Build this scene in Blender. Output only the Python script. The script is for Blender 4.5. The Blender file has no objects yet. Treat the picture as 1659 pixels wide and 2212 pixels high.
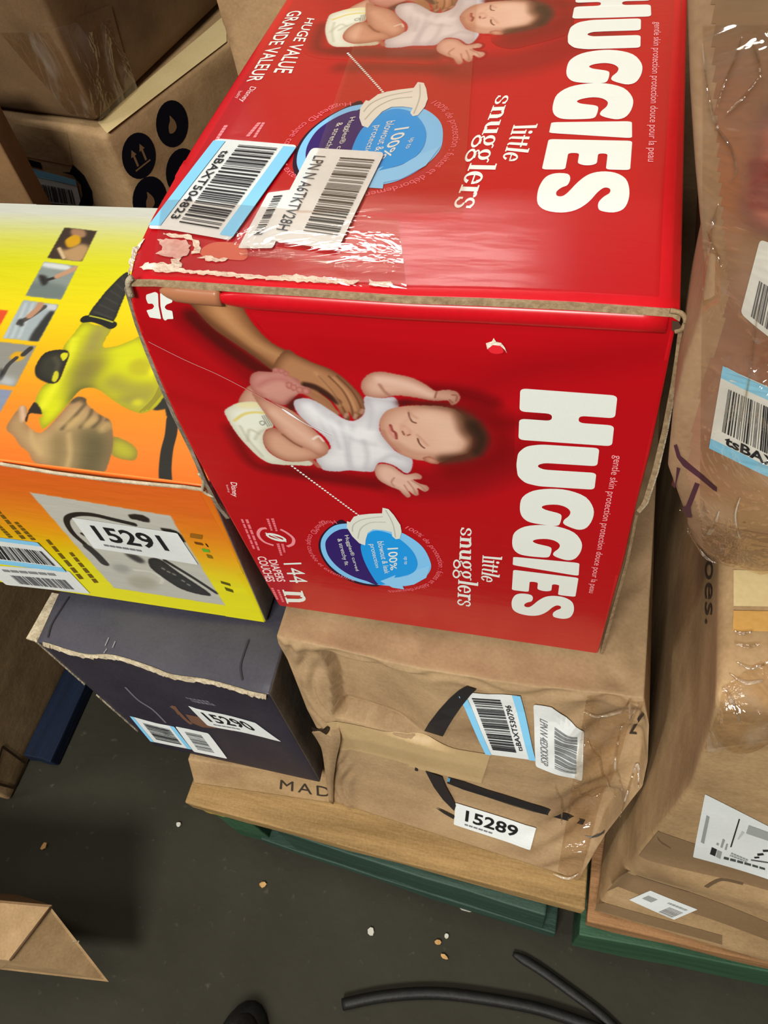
import bpy, bmesh, math, random
import numpy as np
from mathutils import Vector, Matrix
from mathutils.bvhtree import BVHTree
from mathutils.geometry import tessellate_polygon
random.seed(7); RNG = np.random.default_rng(11)
SC = bpy.context.scene
COL = SC.collection

# ------------------------------------------------------------------ camera
W_PX, H_PX, F_PX = 1659, 2212, 1647.37
CAM_LOC = Vector((0.20812, -0.23355, 0.89441))
CAM_ROT = (Matrix.Rotation(0.41429, 3, 'Z') @ Matrix.Rotation(0.61384, 3, 'X') @ Matrix.Rotation(-0.22598, 3, 'Z'))
cd = bpy.data.cameras.new('camera'); cam = bpy.data.objects.new('camera', cd); COL.objects.link(cam)
cd.sensor_fit = 'HORIZONTAL'; cd.sensor_width = 36.0; cd.lens = 36.0*F_PX/W_PX
cd.clip_start = 0.01; cd.clip_end = 60
cam.matrix_world = Matrix.Translation(CAM_LOC) @ CAM_ROT.to_4x4()
SC.camera = cam

# ------------------------------------------------------------------ light
wd = bpy.data.worlds.new('warehouse_air'); SC.world = wd; wd.use_nodes = True
wb = wd.node_tree.nodes['Background']; wb.inputs[0].default_value = (1.0, 0.98, 0.91, 1); wb.inputs[1].default_value = 0.13
def lamp(name, loc, target, sx, sy, power, colr=(1, 0.99, 0.92)):
    l = bpy.data.lights.new(name, 'AREA'); l.shape = 'RECTANGLE'; l.size = sx; l.size_y = sy; l.energy = power; l.color = colr
    o = bpy.data.objects.new(name, l); COL.objects.link(o); o.location = loc
    o.rotation_euler = (Vector(target)-Vector(loc)).to_track_quat('-Z', 'Y').to_euler()
    return o
# rows of ceiling lights: one row beyond the boxes, one over the aisle behind the camera
lamp('ceiling_lamp', (-1.0, 3.3, 3.3), (-1.0, 3.3, 0), 1.5, .14, 24)
lamp('ceiling_lamp', (-1.15, 5.2, 3.3), (-1.15, 5.2, 0), 1.3, .14, 22)
lamp('ceiling_lamp', (-.12, -1.85, 2.3), (0, 0, 0.35), .9, .5, 74)
lamp('ceiling_lamp', (-1.95, -.95, 2.5), (-.1, 0, 0.3), .5, .4, 18)
lamp('ceiling_lamp', (-.45, 0.25, 3.2), (-.45, 0.25, 0), 1.6, .5, 26)
SC.view_settings.view_transform = 'Standard'; SC.view_settings.look = 'None'
SC.view_settings.exposure = 0.03; SC.view_settings.gamma = 1.0; SC.view_settings.use_curve_mapping = False
SC.cycles.use_denoising = True

# ------------------------------------------------------------------ survey: a point of the photograph on a known plane
def ray(px, py): return CAM_ROT @ Vector(((px-W_PX/2)/F_PX, -(py-H_PX/2)/F_PX, -1.0))
def at(px, py, **k):
    a, v = next(iter(k.items())); i = 'xyz'.index(a); r = ray(px, py)
    return CAM_LOC + r*((v-CAM_LOC[i])/r[i])
def Z(x0, y0, s, pts): return [(x0+a/s, y0+b/s) for a, b in pts]

# ------------------------------------------------------------------ scene records
def tag(o, label=None, cat=None, group=None, kind=None):
    if label: o['label'] = label
    if cat: o['category'] = cat
    if group: o['group'] = group
    if kind: o['kind'] = kind
    return o
def thing(name, label, cat, loc=(0, 0, 0), group=None):
    o = bpy.data.objects.new(name, None); COL.objects.link(o); o.location = loc; o.empty_display_size = .03
    return tag(o, label, cat, group)
def world_loc(o):
    v = Vector((0, 0, 0))
    while o is not None: v += o.location; o = o.parent
    return v
def link(name, verts, faces, mat, parent=None, smooth=False, mats=None, midx=None):
    """one mesh object; verts are given in world coordinates"""
    off = world_loc(parent) if parent else Vector((0, 0, 0))
    me = bpy.data.meshes.new(name)
    V = np.asarray([tuple(v) for v in verts], float) - np.array(off)
    me.from_pydata([tuple(v) for v in V], [], faces)
    for m in (mats or [mat]): me.materials.append(m)
    if midx is not None: me.polygons.foreach_set('material_index', midx)
    if smooth: me.polygons.foreach_set('use_smooth', [True]*len(me.polygons))
    me.update()
    o = bpy.data.objects.new(name, me); COL.objects.link(o)
    if parent: o.parent = parent
    return o

# ------------------------------------------------------------------ materials
def lin(c):
    c = np.asarray(c, float)/255.0
    return np.where(c <= .04045, c/12.92, ((c+.055)/1.055)**2.4)
def new_mat(name):
    m = bpy.data.materials.new(name); m.use_nodes = True
    return m, m.node_tree, m.node_tree.nodes['Principled BSDF']
_inks = {}
def ink(rgb, rough=.38, spec=.35):
    k = (tuple(rgb), rough, spec)
    if k not in _inks:
        m, nt, p = new_mat('ink'); r, g, b = lin(rgb)
        n = nt.nodes.new('ShaderNodeTexNoise'); n.inputs['Scale'].default_value = 160
        mx = nt.nodes.new('ShaderNodeMix'); mx.data_type = 'RGBA'
        mx.inputs[6].default_value = (r*.94, g*.94, b*.94, 1); mx.inputs[7].default_value = (min(r*1.05, 1), min(g*1.05, 1), min(b*1.05, 1), 1)
        nt.links.new(n.outputs['Fac'], mx.inputs[0]); nt.links.new(mx.outputs[2], p.inputs['Base Color'])
        p.inputs['Roughness'].default_value = rough; p.inputs['Specular IOR Level'].default_value = spec
        _inks[k] = m
    return _inks[k]
def print_mat(name, rough=.3, coat=.35, bump=.03):
    m, nt, p = new_mat(name)
    a = nt.nodes.new('ShaderNodeAttribute'); a.attribute_name = 'print'
    nt.links.new(a.outputs['Color'], p.inputs['Base Color'])
    p.inputs['Roughness'].default_value = rough; p.inputs['Coat Weight'].default_value = coat; p.inputs['Coat Roughness'].default_value = .16
    tc = nt.nodes.new('ShaderNodeTexCoord')
    n = nt.nodes.new('ShaderNodeTexNoise'); n.inputs['Scale'].default_value = 30; n.inputs['Detail'].default_value = 3
    mp = nt.nodes.new('ShaderNodeMapping'); mp.inputs['Scale'].default_value = (1, 4, 4)
    b = nt.nodes.new('ShaderNodeBump'); b.inputs['Strength'].default_value = bump*4; b.inputs['Distance'].default_value = .004
    nt.links.new(tc.outputs['Object'], mp.inputs[0]); nt.links.new(mp.outputs[0], n.inputs['Vector'])
    nt.links.new(n.outputs['Fac'], b.inputs['Height']); nt.links.new(b.outputs[0], p.inputs['Normal']); nt.links.new(b.outputs[0], p.inputs['Coat Normal'])
    return m
def board_mat(name, c1, c2, rough=.75, coat=0, scale=18, stretch=(1, 1, 1.3), bump=.12, stain=None, spec=.3):
    """corrugated board / paper: cloudy tone, fine fibres, soft dents"""
    m, nt, p = new_mat(name); N = nt.nodes.new; L = nt.links.new
    tc = N('ShaderNodeTexCoord'); mp = N('ShaderNodeMapping'); mp.inputs['Scale'].default_value = stretch; L(tc.outputs['Object'], mp.inputs[0])
    n1 = N('ShaderNodeTexNoise'); n1.inputs['Scale'].default_value = scale; n1.inputs['Detail'].default_value = 5; n1.inputs['Roughness'].default_value = .62
    n2 = N('ShaderNodeTexNoise'); n2.inputs['Scale'].default_value = 420; n2.inputs['Detail'].default_value = 2
    L(mp.outputs[0], n1.inputs['Vector']); L(tc.outputs['Object'], n2.inputs['Vector'])
    ad = N('ShaderNodeMath'); ad.operation = 'MULTIPLY_ADD'; ad.inputs[1].default_value = .35; L(n2.outputs['Fac'], ad.inputs[0]); L(n1.outputs['Fac'], ad.inputs[2])
    r = N('ShaderNodeValToRGB'); r.color_ramp.elements[0].position = .5; r.color_ramp.elements[1].position = .9
    r.color_ramp.elements[0].color = (*lin(c1), 1); r.color_ramp.elements[1].color = (*lin(c2), 1); L(ad.outputs[0], r.inputs[0])
    out = r.outputs[0]
    if stain:
        n3 = N('ShaderNodeTexNoise'); n3.inputs['Scale'].default_value = stain[1]; n3.inputs['Detail'].default_value = 6; L(tc.outputs['Object'], n3.inputs['Vector'])
        r3 = N('ShaderNodeValToRGB'); r3.color_ramp.elements[0].position = stain[2]; r3.color_ramp.elements[1].position = stain[2]+.12; L(n3.outputs['Fac'], r3.inputs[0])
        mx = N('ShaderNodeMix'); mx.data_type = 'RGBA'; mx.inputs[7].default_value = (*lin(stain[0]), 1); L(r3.outputs[0], mx.inputs[0]); L(out, mx.inputs[6]); out = mx.outputs[2]
    L(out, p.inputs['Base Color'])
    p.inputs['Roughness'].default_value = rough; p.inputs['Coat Weight'].default_value = coat; p.inputs['Coat Roughness'].default_value = .25; p.inputs['Specular IOR Level'].default_value = spec
    b = N('ShaderNodeBump'); b.inputs['Strength'].default_value = bump; b.inputs['Distance'].default_value = .01
    L(n1.outputs['Fac'], b.inputs['Height']); L(b.outputs[0], p.inputs['Normal'])
    return m
def film_mat(name, tint=(255, 250, 240), amount=.16, rough=.06, scale=28, bump=.7, stretch=(1, 1, 1), haze=.0):
    """clear tape and stretch film: mostly see-through, glossy, crinkled"""
    m, nt, p = new_mat(name); N = nt.nodes.new; L = nt.links.new
    nt.nodes.remove(p); out = nt.nodes['Material Output']
    tr = N('ShaderNodeBsdfTransparent'); tr.inputs[0].default_value = (*lin(tint), 1)
    gl = N('ShaderNodeBsdfGlossy'); gl.inputs['Roughness'].default_value = rough; gl.inputs[0].default_value = (1, .98, .95, 1)
    tc = N('ShaderNodeTexCoord'); mp = N('ShaderNodeMapping'); mp.inputs['Scale'].default_value = stretch
    n = N('ShaderNodeTexNoise'); n.inputs['Scale'].default_value = scale; n.inputs['Detail'].default_value = 4; n.inputs['Roughness'].default_value = .55; n.inputs['Distortion'].default_value = 1.2
    b = N('ShaderNodeBump'); b.inputs['Strength'].default_value = bump; b.inputs['Distance'].default_value = .02
    L(tc.outputs['Object'], mp.inputs[0]); L(mp.outputs[0], n.inputs['Vector']); L(n.outputs['Fac'], b.inputs['Height']); L(b.outputs[0], gl.inputs['Normal'])
    fr = N('ShaderNodeFresnel'); fr.inputs[0].default_value = 1.45; L(b.outputs[0], fr.inputs['Normal'])
    ad = N('ShaderNodeMath'); ad.operation = 'ADD'; ad.use_clamp = True; ad.inputs[1].default_value = amount*.5; L(fr.outputs[0], ad.inputs[0])
    cl = N('ShaderNodeMath'); cl.operation = 'MINIMUM'; cl.inputs[1].default_value = .22; L(ad.outputs[0], cl.inputs[0]); ad = cl
    mx = N('ShaderNodeMixShader'); L(ad.outputs[0], mx.inputs[0]); L(tr.outputs[0], mx.inputs[1]); L(gl.outputs[0], mx.inputs[2])
    last = mx
    if haze:
        df = N('ShaderNodeBsdfDiffuse'); df.inputs[0].default_value = (*lin((225, 215, 200)), 1)
        r = N('ShaderNodeValToRGB'); r.color_ramp.elements[0].position = .5; r.color_ramp.elements[1].position = .72; r.color_ramp.elements[1].color = (haze, haze, haze, 1); L(n.outputs['Fac'], r.inputs[0])
        m2 = N('ShaderNodeMixShader'); L(r.outputs[0], m2.inputs[0]); L(mx.outputs[0], m2.inputs[1]); L(df.outputs[0], m2.inputs[2]); last = m2
    L(last.outputs[0], out.inputs[0])
    return m
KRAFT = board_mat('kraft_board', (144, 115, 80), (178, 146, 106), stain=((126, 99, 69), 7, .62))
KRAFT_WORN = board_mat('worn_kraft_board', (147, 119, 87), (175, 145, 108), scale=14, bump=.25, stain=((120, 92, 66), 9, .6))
KRAFT_SHADE = board_mat('shaded_kraft_board', (104, 78, 50), (128, 98, 64), scale=9, stain=((88, 66, 42), 6, .6))  # darker kraft: shade on the background cartons put into the colour
KRAFT_RED = board_mat('red_printed_kraft', (140, 108, 80), (166, 132, 100), scale=10, stretch=(2, 2, 1), stain=((146, 96, 70), 6, .6), rough=.6)
KRAFT_EDGE = board_mat('corrugated_edge', (128, 104, 76), (168, 144, 110), scale=340, stretch=(1, 1, 1), bump=.2)
CREAM_EDGE = board_mat('torn_cream_edge', (164, 148, 122), (204, 190, 164), scale=90, stretch=(1, 1, 1), bump=.5)
PAPER_TAPE = board_mat('paper_tape', (172, 144, 102), (190, 162, 120), scale=10, bump=.05, rough=.5)
TAN_TAPE = board_mat('tan_packing_tape', (124, 98, 70), (140, 112, 82), scale=8, bump=.04, rough=.3, coat=.4)
CREAM_TAPE = board_mat('cream_tape', (196, 172, 122), (214, 192, 144), scale=8, bump=.04, rough=.45)
RED_CARD = board_mat('red_printed_board', (190, 8, 22), (206, 16, 30), rough=.3, coat=.4, scale=8, bump=.04)
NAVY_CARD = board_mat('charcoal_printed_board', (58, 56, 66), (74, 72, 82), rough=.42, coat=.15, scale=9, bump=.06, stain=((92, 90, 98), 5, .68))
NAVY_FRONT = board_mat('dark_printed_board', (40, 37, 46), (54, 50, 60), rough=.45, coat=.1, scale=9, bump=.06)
GREY_CARD = board_mat('grey_board', (120, 112, 108), (168, 160, 152), rough=.6, scale=20, stretch=(1, 1, .4))
ORANGE_CARD = board_mat('orange_board', (226, 110, 26), (240, 132, 40), rough=.4, scale=9, bump=.04)
WHITE = board_mat('label_paper', (214, 216, 214), (228, 230, 229), rough=.45, scale=12, bump=.03)
PRINT = print_mat('printed_art', .3, .45, .014)
PRINT_MATTE = print_mat('printed_art_satin', .38, .2)
TAPE = film_mat('clear_tape', (255, 248, 244), .03, .05, 22, .03, (1, 2, 1))
FILM = film_mat('stretch_film', (252, 247, 240), .10, .07, 20, .7, (1, 1.6, .7), haze=.09)
FILM2 = film_mat('crinkled_film', (252, 247, 240), .06, .06, 26, .4, (1.4, 1, .6), haze=.12)

# ------------------------------------------------------------------ cartons: eight corners, free edges, Coons faces
FACES = {  # name: (corner u0v0, u1v0, u0v1, u1v1); outward normal = u x v
    'front': ('000', '100', '001', '101'), 'back': ('110', '010', '111', '011'),
    'left': ('010', '000', '011', '001'), 'right': ('100', '110', '101', '111'),
    'top': ('001', '101', '011', '111'), 'bottom': ('010', '110', '000', '100')}
class Face:
    k = 1.0
    def __init__(s, G):
        s.G = G; s.o = Vector(G[0, 0]); eu = Vector(G[0, -1])-s.o; ev = Vector(G[-1, 0])-s.o
        s.eu = eu.normalized(); s.n = s.eu.cross(ev).normalized(); s.ev = s.n.cross(s.eu).normalized()
        h, w = G.shape[:2]; V = [Vector(p) for p in G.reshape(-1, 3)]
        F = [(j*w+i, j*w+i+1, (j+1)*w+i+1, (j+1)*w+i) for j in range(h-1) for i in range(w-1)]
        s.bvh = BVHTree.FromPolygons(V, F)
        rim = np.concatenate([G[0, :-1], G[:-1, -1], G[-1, :0:-1], G[:0:-1, 0]]); s.rim = np.array([s.uv3(p) for p in rim])
    def uv3(s, P): d = Vector(P)-s.o; return (d.dot(s.eu), d.dot(s.ev))
    def px(s, x, y):
        r = ray(x, y).normalized(); h = s.bvh.ray_cast(CAM_LOC, r)
        if h[0] is None: t = (s.o-CAM_LOC).dot(s.n)/r.dot(s.n); return s.uv3(CAM_LOC+r*t)
        return s.uv3(h[0])
    def pxs(s, pts): return [s.px(*p) for p in pts]
    def pt(s, u, v, off=0.0006):
        off = off*s.k; p = s.o+s.eu*u+s.ev*v; h = s.bvh.ray_cast(p+s.n*.12, -s.n)
        if h[0] is None or abs((h[0]-p).dot(s.n)) > .1: return p+s.n*off
        return h[0]+s.n*off
def vnoise(n, seed, P, freq):
    """cheap smooth noise at points P (…,3)"""
    r = np.random.default_rng(seed); out = np.zeros(P.shape[:-1])
    for k in range(n):
        d = r.normal(size=3); d /= np.linalg.norm(d); f = freq*(.6+1.2*r.random())
        out += np.sin(P @ d*f+r.random()*6.28)
    return out/n**.5
def carton(name, parent, C, mats, edges=None, disp=None, n=22, dent=.0015, seed=1, bevel=.0016, sub=None):
    C = {k: np.array(v, float) for k, v in C.items()}; E = {}
    for (a, b), pts in (edges or {}).items(): E[(a, b)] = pts
    def edge(a, b):
        t = np.linspace(0, 1, n+1)
        for (p, q), pts in E.items():
            if (p, q) in ((a, b), (b, a)):
                T = [0]+[x[0] for x in pts]+[1]; P = np.array([C[p]]+[np.array(x[1], float) for x in pts]+[C[q]])
                tt = t if (p, q) == (a, b) else 1-t
                return np.stack([np.interp(tt, T, P[:, i]) for i in range(3)], 1)
        return C[a][None]*(1-t[:, None])+C[b][None]*t[:, None]
    u = np.linspace(0, 1, n+1)[None, :, None]; v = np.linspace(0, 1, n+1)[:, None, None]
    verts = {}; VL = []; FL = []; MI = []; faces = {}; ml = []
    for k, (f, (a, b, c, d)) in enumerate(FACES.items()):
        B, T, Lf, Rt = edge(a, b), edge(c, d), edge(a, c), edge(b, d)
        S = (1-v)*B[None]+v*T[None]+(1-u)*Lf[:, None]+u*Rt[:, None] - ((1-u)*(1-v)*C[a]+u*(1-v)*C[b]+(1-u)*v*C[c]+u*v*C[d])
        nn = np.cross(C[b]-C[a], C[c]-C[a]); nn /= np.linalg.norm(nn)
        win = (np.clip(np.sin(np.pi*u[..., 0]), 0, 1)*np.clip(np.sin(np.pi*v[..., 0]), 0, 1))**.6
        d_ = dent*vnoise(5, seed*10+k, S, 34)*win*(f != 'bottom')
        if disp and f in disp: d_ = d_+disp[f](u[..., 0]+0*v[..., 0], v[..., 0]+0*u[..., 0])
        S = S+d_[..., None]*nn
        faces[f] = Face(S)
        idx = np.zeros((n+1, n+1), int)
        for j in range(n+1):
            for i in range(n+1):
                key = tuple(np.round(S[j, i], 6))
                if key not in verts: verts[key] = len(VL); VL.append(S[j, i])
                idx[j, i] = verts[key]
        m = mats.get(f, mats['all'])
        if m not in ml: ml.append(m)
        for j in range(n):
            for i in range(n):
                q = [idx[j, i], idx[j, i+1], idx[j+1, i+1], idx[j+1, i]]
                if len(set(q)) == 4: FL.append(q); MI.append(ml.index(m))
    o = link(name, VL, FL, None, parent, True, ml, MI)
    if bevel:
        bm = o.modifiers.new('soft_edges', 'BEVEL'); bm.width = bevel; bm.segments = 2; bm.limit_method = 'ANGLE'; bm.angle_limit = math.radians(48)
    return o, faces

# ------------------------------------------------------------------ flat print, stickers, lettering on a face
def catmull(pts, k=5):
    n = len(pts); out = []
    for i in range(n):
        p0, p1, p2, p3 = (np.array(pts[(i+d) % n], float) for d in (-1, 0, 1, 2))
        for t in np.arange(k)/k:
            out.append(tuple(.5*((2*p1)+(-p0+p2)*t+(2*p0-5*p1+4*p2-p3)*t*t+(-p0+3*p1-3*p2+p3)*t**3)))
    return out
def rounded(pts, r=.1, k=4):
    n = len(pts); out = []
    for i in range(n):
        p0, p1, p2 = (np.array(pts[(i+d) % n], float) for d in (-1, 0, 1))
        a, b = p0-p1, p2-p1; la, lb = np.linalg.norm(a), np.linalg.norm(b); ra = min(r, la*.45); rb = min(r, lb*.45)
        A, B = p1+a/la*ra, p1+b/lb*rb
        for t in np.linspace(0, 1, k+1): out.append(tuple((1-t)**2*A+2*t*(1-t)*p1+t*t*B))
    return out
class Poly:
    """collects flat shapes (face uv) and links them as one part"""
    def __init__(s, face, off=.0007): s.f = face; s.off = off; s.V = []; s.F = []
    def add(s, *rings):
        vs = [Vector((p[0], p[1], 0)) for r in rings for p in r]
        base = len(s.V); s.V += [s.f.pt(p.x, p.y, s.off) for p in vs]
        for t in tessellate_polygon([[Vector((p[0], p[1], 0)) for p in r] for r in rings]):
            a, b, c = (vs[i] for i in t)
            cr = (b-a).cross(c-a).z
            if abs(cr) < 1e-14: continue
            s.F.append(tuple(base+i for i in (t if cr > 0 else t[::-1])))
    def strip(s, pts, w):
        """a line of width w (metres) along uv points"""
        P = [np.array(p) for p in pts]; L_, R_ = [], []
        for i, p in enumerate(P):
            d = P[min(i+1, len(P)-1)]-P[max(i-1, 0)]; d = d/(np.linalg.norm(d)+1e-9); n_ = np.array((-d[1], d[0]))
            ww = w[i] if hasattr(w, '__len__') else w
            L_.append(p+n_*ww/2); R_.append(p-n_*ww/2)
        b = len(s.V)
        for l, r in zip(L_, R_): s.V += [s.f.pt(*l, s.off), s.f.pt(*r, s.off)]
        s.F += [(b+2*i+1, b+2*i+3, b+2*i+2, b+2*i) for i in range(len(P)-1)]
    def done(s, name, mat, parent): return link(name, s.V, s.F, mat, parent) if s.F else None
class Quad:
    """a sheet laid on a face by its four corners (top-left, top-right, bottom-right, bottom-left); a runs right, b runs down"""
    def __init__(s, face, corners, uv=False):
        s.f = face; s.c = [np.array(p) for p in (corners if uv else face.pxs(corners))]
    def uv(s, a, b):
        c = s.c; return tuple((1-a)*(1-b)*c[0]+a*(1-b)*c[1]+a*b*c[2]+(1-a)*b*c[3])
    def uvs(s, pts): return [s.uv(*p) for p in pts]
    def size(s): return (np.linalg.norm(s.c[1]-s.c[0])+np.linalg.norm(s.c[2]-s.c[3]))/2, (np.linalg.norm(s.c[3]-s.c[0])+np.linalg.norm(s.c[2]-s.c[1]))/2
    def sheet(s, name, mat, parent, off=.0008, r=.08, sub=10, outline=None, curl=0):
        pts = outline or rounded([(0, 0), (1, 0), (1, 1), (0, 1)], r)
        # a fine grid trimmed to the outline so the paper follows the board
        V, F, idx = [], [], {}
        base = Poly(s.f, off)
        ring = []
        n = len(pts)
        for i in range(n):
            a, b = np.array(pts[i]), np.array(pts[(i+1) % n]); k = max(1, int(np.linalg.norm(b-a)*sub))
            for t in range(k): ring.append(tuple(a+(b-a)*t/k))
        c = np.mean(ring, 0); prev = None
        for q in (1, .8, .6, .4, .2):
            row = []
            for p in ring:
                p2 = c+(np.array(p)-c)*q; row.append(len(base.V)); base.V.append(s.f.pt(*s.uv(*p2), off+curl*max(0, p2[0]-.5)**2))
            if prev:
                for i in range(len(row)):
                    j = (i+1) % len(row); base.F.append((prev[i], row[i], row[j], prev[j]))
            prev = row
        base.V.append(s.f.pt(*s.uv(*c), off)); last = len(base.V)-1
        for i in range(len(prev)): base.F.append((prev[i], last, prev[(i+1) % len(prev)]))
        return base.done(name, mat, parent)
    def rect(s, P, a0, b0, a1, b1, k=4):
        ring = [(a0+(a1-a0)*t/k, b0) for t in range(k)]+[(a1, b0+(b1-b0)*t/k) for t in range(k)]+[(a1-(a1-a0)*t/k, b1) for t in range(k)]+[(a0, b1-(b1-b0)*t/k) for t in range(k)]
        P.add(s.uvs(ring))
    def bars(s, name, parent, a0, b0, a1, b1, n=34, along='a', seed=3, mat=None, off=.0013, wav=0):
        r = random.Random(seed); P = Poly(s.f, off); ws = [r.choice((1, 1, 2, 3)) for _ in range(2*n)]; tot = sum(ws); x = 0
        for i, w in enumerate(ws):
            if i % 2 == 0:
                t0, t1 = x/tot, (x+w)/tot
                if along == 'a': s.rect(P, a0+(a1-a0)*t0, b0, a0+(a1-a0)*t1, b1)
                else: s.rect(P, a0, b0+(b1-b0)*t0, a1, b0+(b1-b0)*t1)
            x += w
        return P.done(name, mat or ink((38, 38, 42)), parent)
    def greek(s, name, parent, rows, mat, off=.0013, seed=5):
        """printed lines too small to read: rows of short dashes (a0, b0, a1, b1) each split into word-like runs along a"""
        r = random.Random(seed); P = Poly(s.f, off)
        for (a0, b0, a1, b1, along) in rows:
            x = 0
            while x < 1:
                w = .05+.12*r.random()
                e = min(1, x+w)
                if along == 'a': s.rect(P, a0+(a1-a0)*x, b0, a0+(a1-a0)*e, b1, 1)
                else: s.rect(P, a0, b0+(b1-b0)*x, a1, b0+(b1-b0)*e, 1)
                x = e+.03
        return P.done(name, mat, parent)
_glyphs = {}
def glyph_mesh(txt, bold=0.0, shear=0.0, spacing=1.0):
    k = (txt, bold, shear, spacing)
    if k not in _glyphs:
        cu = bpy.data.curves.new('t', 'FONT'); cu.body = txt; cu.size = 1; cu.offset = bold; cu.resolution_u = 3; cu.shear = shear; cu.space_character = spacing
        ob = bpy.data.objects.new('t', cu); COL.objects.link(ob)
        dg = bpy.context.evaluated_depsgraph_get(); me = bpy.data.meshes.new_from_object(ob.evaluated_get(dg))
        V = np.zeros(len(me.vertices)*3); me.vertices.foreach_get('co', V); V = V.reshape(-1, 3)[:, :2].copy()
        F = [tuple(p.vertices) for p in me.polygons]
        bpy.data.objects.remove(ob); bpy.data.curves.remove(cu); bpy.data.meshes.remove(me)
        _glyphs[k] = (V, F)
    return _glyphs[k]
def text(q, txt, name, mat, parent, a0=0, b0=0, a1=1, b1=1, bold=0.0, shear=0.0, off=.0013, turn=0, spacing=1.0):
    """letters stretched over the box a0..a1 x b0..b1 of a Quad; turn=1 reads downwards, turn=-1 reads upwards, 2 upside down"""
    V, F = glyph_mesh(txt, bold, shear, spacing); lo, hi = V.min(0), V.max(0); t = (V-lo)/(hi-lo)
    U = []
    for x, y in t:
        if turn == 0: a, b = x, 1-y
        elif turn == 1: a, b = y, x
        elif turn == -1: a, b = 1-y, 1-x
        else: a, b = 1-x, y
        U.append(q.f.pt(*q.uv(a0+(a1-a0)*a, b0+(b1-b0)*b), off))
    cr = 0
    for f in F[:12]:
        A, B, C_ = (U[i] for i in f[:3]); cr += (B-A).cross(C_-A).dot(q.f.n)
    if cr < 0: F = [f[::-1] for f in F]
    return link(name, U, F, mat, parent)

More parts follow.
